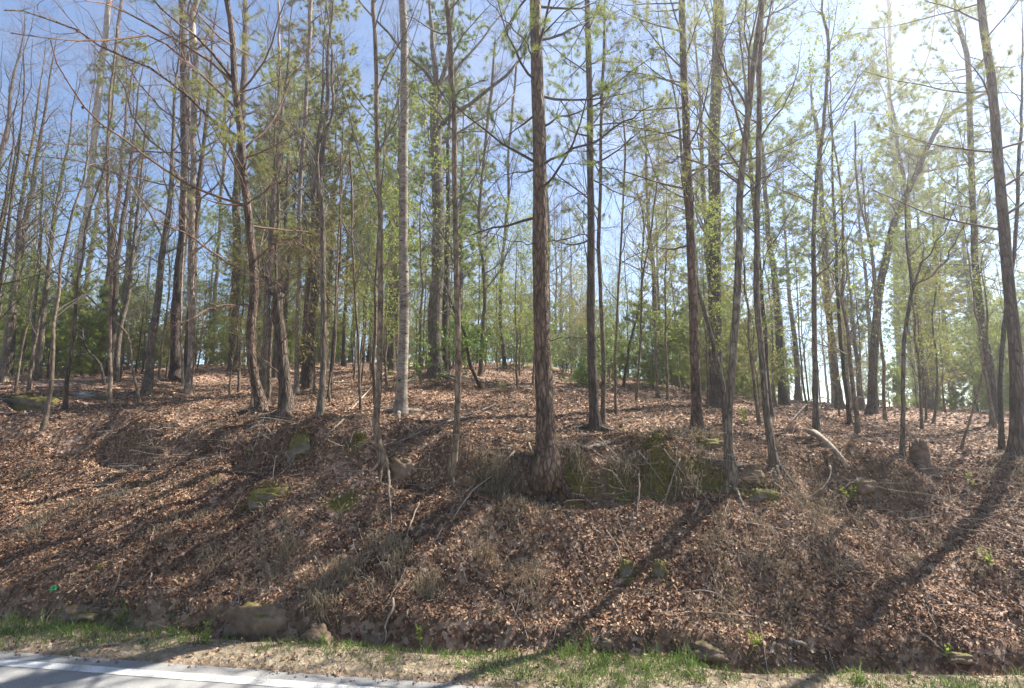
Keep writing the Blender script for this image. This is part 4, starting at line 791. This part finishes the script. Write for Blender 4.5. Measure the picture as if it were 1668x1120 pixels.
lying('pale fallen log across the thicket, right of the central pines', [(1045, 600, .15), (1100, 603, .15), (1152, 606, .1)], 6, DW, seed=22, name='fallen_log', cat='log', taper=.3)
lying('short fallen log behind the dark half hidden trunk', [(1262, 628, .1), (1298, 632, .1)], 7, DW, seed=23, name='fallen_log', cat='log', taper=.2)
lying('thin leaning stick beside the upright grey trunk', [(1284, 692), (1325, 660, .25), (1366, 640, .8)], 4, DD, seed=24)
lying('dark half rotten log on the right, left of the stump', [(1406, 718), (1440, 724), (1478, 731)], 8, DD, seed=25, name='fallen_log', cat='log', taper=.2)
lying('two foot long twig low on the left middle bank', [(510, 908, .03), (524, 926), (537, 944)], 3, DW, seed=26)
lying('level twig crossing above the low left middle one', [(500, 909, .03), (530, 907), (562, 906, .03)], 3, DW, seed=27)
lying('bent dark twig in the middle of the bank, right of the level twig', [(584, 868, .05), (592, 892), (602, 916)], 3.5, DD, seed=28)
lying('curved bare root hanging over the bank toe at centre', [(640, 984, .04), (636, 1005, .06), (627, 1025, .05), (624, 1052)], 6, DW, seed=29, name='hanging_root', cat='root', taper=.3)
lying('thin forked twig standing low on the left bank', [(196, 934, .15), (188, 952, .05), (180, 974)], 3.5, DW, seed=30, stubs=2)
lying('small twig on the lower left bank, right of the forked one', [(245, 948, .1), (238, 965)], 3, DW, seed=31)
lying('dark fallen log lying level at the far left, before the pale trunks', [(60, 632), (150, 628), (240, 622), (276, 618)], 6, DD, seed=32, name='fallen_log', cat='log', taper=.3)
lying('crooked root branch looping over the bank under the snag', [(400, 712, .1), (425, 706, .15), (440, 715, .1), (455, 738)], 4.5, DW, seed=33, stubs=2)
lying('long thin bramble arching low over the right bank', [(1110, 975, .05), (1150, 985, .15), (1190, 1000, .12), (1228, 1030)], 3, DW, seed=34)
lying('forked stick on the far right bank face', [(1262, 800, .1), (1300, 830, .1), (1338, 868)], 3.5, DW, seed=35, stubs=3)
lying('short pale broken stick right of the dark shadow on the right bank', [(1138, 832, .1), (1130, 848)], 5, DW, seed=36, taper=.2)
lying('rotten chunk of wood at the toe on the right', [(1285, 1052), (1318, 1064)], 13, DD, seed=37, taper=.4, name='wood_chunk', cat='wood')

def stump(label, X, Y, wpx, hpx, mat, seed):
    r = np.random.default_rng(500+seed); g = ground(X, Y); t = math.hypot(g[0], g[1])/math.hypot(*ray(X, Y)[:2]); R0 = wpx/834*t*.5; h = hpx/834*t
    n_, k = 24, 9; a = np.arange(n_)/n_*6.283; top = h*(.45+.55*vnoise(np.cos(a)*1.6+seed, np.sin(a)*1.6, seed)**.8+.12*r.normal(0, 1, n_)*.8); V = []
    for j in range(k):
        s_ = j/(k-1); rad = R0*(.62+.75*math.exp(-s_*4))*(1+.13*np.sin(a*5+seed)*(1-s_)+.05*r.normal(0, 1, n_)); V.append(np.stack([np.cos(a)*rad, np.sin(a)*rad, -.15+(top+.15)*s_], -1))
    for j in range(1, 4): rad = R0*(.6-.14*j); V.append(np.stack([np.cos(a)*rad, np.sin(a)*rad, top*(1-.16*j)], -1))
    V = np.array(V); K_ = len(V); I = np.arange(K_*n_).reshape(K_, n_); I2 = np.roll(I, -1, 1)
    mb = MB(); mb.add(V, np.stack([I[:-1], I2[:-1], I2[1:], I[1:]], -1).reshape(-1, 4), [(I[-1, 0], I[-1, q], I[-1, q+1]) for q in range(1, n_-1)], .5, True)
    o = mb.build('tree_stump', mat); o.location = [float(c) for c in g]; o['label'] = label; o['category'] = 'stump'
stump('jagged rotten stump on the right lip', 1500, 758, 40, 48, 'rotten_wood', 1)
stump('small dark stump at the foot of the upright grey trunk', 1342, 728, 20, 22, 'rotten_wood', 2)
stump('low dark stump behind the slender stem with spreading roots', 1400, 668, 26, 26, 'rotten_wood', 3)
stump('small grey stump in the leaves behind the pale slender trunk', 502, 623, 9, 16, 'dead_wood_dark', 4)

# ------------------------------------------------------------------ shrubs, seedlings, weeds
def shrub(label, X, Y, h, spread, nst, nleaf, size, fol, seed, name='laurel_bush', cat='bush', twig='twig_brown', group=None, t0=.3):
    r = np.random.default_rng(800+seed); g = ground(X, Y); root = empty(name, g, label, cat, group)
    P = np.zeros((nst, 8, 3)); d = nrm(np.concatenate([r.normal(0, spread/h*.55, (nst, 2)), np.ones((nst, 1))], 1)); L = h*r.uniform(.6, 1.1, nst); P[:, 0, :2] = r.normal(0, .08*spread, (nst, 2)); P[:, 0, 2] = -.05
    for k in range(1, 8): d = nrm(d+r.normal(0, .13, (nst, 3))); P[:, k] = P[:, k-1]+d*(L/7)[:, None]
    R = .007*h*(1-.75*np.linspace(0, 1, 8))[None]*r.uniform(.6, 1.1, (nst, 1)); mb = MB(); tubes(mb, P, R, 5)
    b, br = spawn(P, R, 7, t0, 1, lambda t, i: L[i]*r.uniform(.2, .5, len(t)), (35, 75), 5, r, up=.04, jit=.16, rk=.6, rmax=.012); tubes(mb, b, br, 3)
    c, cr = spawn(b, br, 4, .2, 1, lambda t, i: h*r.uniform(.05, .14, len(t)), (30, 65), 4, r, up=.04, jit=.16, rk=.6); tubes(mb, c, cr, 3); mb.build('stems', twig, root)
    n_ = nleaf*len(c); idx = np.repeat(np.arange(len(c)), nleaf); p, rr, tt = at_t(c, cr, idx, r.uniform(.3, 1, n_)); mb = MB(); leaves(mb, p, tt*.6+r.normal(0, .7, p.shape)+np.array([0, 0, .1]), size, r, .42); mb.build('foliage', fol, root, kind='stuff')
    return root
GL = 'evergreen laurel bushes in the wood'
shrub('loose light green laurel in front of the big oak', 722, 628, 2.0, 2.6, 9, 8, .11, 'laurel', 1, t0=.5)
shrub('laurel sapling left of the bent dark stem', 753, 612, 2.1, 2.2, 8, 8, .11, 'laurel', 2, t0=.45)
shrub('dark laurel behind the flared dark trunk left of the birch', 640, 590, 2.2, 2.2, 8, 8, .12, 'laurel', 3)
shrub('dense glossy laurel between the central pine and tan trunk', 918, 606, 3.2, 2.6, 13, 9, .13, 'laurel', 4, t0=.15)
shrub('dense laurel thicket just right of the tan trunk', 995, 620, 2.8, 2.4, 12, 9, .13, 'laurel', 5, t0=.15)
shrub('low laurel hugging the ground behind the tan trunk', 945, 628, 1.2, 1.9, 9, 8, .11, 'laurel', 6, t0=.1)
shrub('laurel clump left of the purplish pine', 1060, 628, 2.2, 2.4, 10, 8, .12, 'laurel', 7, t0=.15)
shrub('leafy bush behind the thin dark trunk left of the central pine', 850, 606, 2.8, 2.2, 10, 8, .12, 'laurel', 8, t0=.15)
shrub('bright green bush among pines at the far left edge', 20, 600, 2.6, 2.6, 11, 9, .12, 'laurel', 9, t0=.1)
shrub('light green bush behind the thin bent sapling on the left', 205, 600, 2.2, 2.6, 10, 8, .11, 'laurel', 10, t0=.2)
shrub('light green leafy bush on the right under the left leaning brown trunk', 1300, 640, 1.8, 2.4, 10, 8, .11, 'laurel', 11, t0=.15)
shrub('bright bush behind the far right fallen trunk', 1570, 650, 1.8, 2.6, 11, 8, .11, 'laurel', 12, t0=.1)
shrub('light green bush right of the forked stem, beyond the fallen trunk', 1500, 640, 2.0, 2.6, 11, 8, .11, 'laurel', 13, t0=.1)
shrub('lush bush behind the pale twin trunk on the left', 95, 592, 2.4, 2.4, 11, 8, .12, 'laurel', 14, t0=.15)
def weed(label, X, Y, h, n_, size, fol, seed, cat='weed', name='green_weed'):
    r = np.random.default_rng(860+seed); g = ground(X, Y); root = empty(name, g, label, cat); ns = max(3, n_//9)
    P = np.zeros((ns, 5, 3)); d = nrm(np.concatenate([r.normal(0, .3, (ns, 2)), np.ones((ns, 1))], 1)); P[:, 0, 2] = -.02
    for k in range(1, 5): d = nrm(d+r.normal(0, .1, (ns, 3))); P[:, k] = P[:, k-1]+d*h*.25
    mb = MB(); tubes(mb, P, np.full((ns, 5), .003), 4); mb.build('stems', fol, root)
    p, rr, tt = at_t(P, np.full((ns, 5), .003), r.integers(0, ns, n_), r.uniform(.3, 1, n_)); mb = MB(); leaves(mb, p, tt*.3+r.normal(0, .7, p.shape)+np.array([0, 0, .25]), size, r, .5); mb.build('foliage', fol, root, kind='stuff')
weed('fresh green leafy shoot at the toe, left of the rock slab', 338, 1050, .24, 34, .055, 'spring_green', 1)
weed('green weed tuft at the toe below the hanging root', 686, 1052, .2, 26, .05, 'spring_green', 2)
weed('green weed on the verge below the mossy stones', 1228, 1064, .2, 26, .05, 'spring_green', 3)
weed('green weed on the verge at the far right', 1545, 1080, .17, 24, .05, 'spring_green', 4)
weed('bright green seedling under the hooked branch on the right bank', 1385, 815, .26, 40, .05, 'spring_green', 5, 'seedling', 'seedling')
weed('pale green sprouts high on the far right bank', 1590, 800, .26, 36, .05, 'spring_green', 6)
weed('green sprouts low on the far right bank', 1610, 925, .25, 36, .05, 'spring_green', 7)
weed('tiny green seedling on the left bank below the stalks', 250, 815, .12, 16, .04, 'spring_green', 8, 'seedling', 'seedling')
weed('small green sprig on the left bank beside the moss ledge', 345, 790, .14, 18, .04, 'spring_green', 9)
weed('green sprig on the leaves near the lower left twig', 160, 930, .12, 14, .04, 'spring_green', 10)
weed('low green sprout left of the dead snag on the lip', 405, 745, .16, 20, .045, 'spring_green', 11)
weed('small leafy seedling in the open leaves left of the central pine', 815, 640, .4, 50, .07, 'spring_green', 12, 'seedling', 'seedling')
weed('leafy green seedling behind the two right lip trunks', 1212, 690, .4, 44, .07, 'spring_green', 13, 'seedling', 'seedling')
# a crumpled scrap on the left bank
g = ground(87, 964); r = np.random.default_rng(3); k = 5; xx, yy = np.meshgrid(np.linspace(-.035, .035, k), np.linspace(-.03, .03, k), indexing='ij'); V = np.stack([xx+r.normal(0, .006, xx.shape), yy+r.normal(0, .006, xx.shape), .03+r.normal(0, .014, xx.shape)+yy*.6], -1); I = np.arange(k*k).reshape(k, k)
mb = MB(); mb.add(np.concatenate([V.reshape(-1, 3), V.reshape(-1, 3)+[0, 0, .003]]), np.concatenate([np.stack([I[:-1, :-1], I[1:, :-1], I[1:, 1:], I[:-1, 1:]], -1).reshape(-1, 4), k*k+np.stack([I[:-1, :-1], I[:-1, 1:], I[1:, 1:], I[1:, :-1]], -1).reshape(-1, 4)]), None)
o = mb.build('plastic_scrap', 'scrap_green'); o.location = [float(c) for c in g]; o['label'] = 'small bright green crumpled scrap on the lower left bank'; o['category'] = 'litter'

# ------------------------------------------------------------------ labels of the trees of the wood: where each stands between the marked trunks
ANCH = [(110, 'the twin trunk'), (307, 'the pinkish trunk'), (465, 'the snag'), (652, 'the birch'), (710, 'the oak'), (891, 'the central pine'), (970, 'the tan trunk'), (1136, 'the purplish pine'), (1262, 'the wavy trunk'), (1420, 'the forked trunk'), (1656, 'the edge trunk')]
DESC = {'leafing_tree': 'young leafing tree', 'hardwood_tree': 'bare tall hardwood', 'pole_tree': 'thin bare young tree', 'pine_tree': 'tall green pine', 'young_pine': 'bushy young pine'}
ORD = [f'{q}{"th" if 10 < q % 100 < 14 else {1: "st", 2: "nd", 3: "rd"}.get(q % 10, "th")}' for q in range(1, 120)]
cells = {}
for o in list(COL.objects):
    if o.parent is None and o.get('group', '') in ('bare hardwoods far back in the wood', 'thin young trees back in the wood', 'tall pines back in the wood', 'young pines under the trees', 'young trees coming into leaf in the wood'):
        px = 834+834*o.location.x/(o.location.y*CP+(o.location.z-CAMZ)*SP); k = sum(px > a for a, b in ANCH); cells.setdefault((o.name.split('.')[0], k), []).append((px, o))
for (nm, k), lst in cells.items():
    lst.sort(key=lambda t: t[0])
    where = f'left of {ANCH[0][1]}' if k == 0 else f'right of {ANCH[-1][1]}' if k == len(ANCH) else f'between {ANCH[k-1][1]} and {ANCH[k][1]}'
    for q, (px, o) in enumerate(lst):
        o['label'] = f'{ORD[q]} {DESC[nm]} from the left {where}' if len(lst) > 1 else f'only {DESC[nm]} {where}'
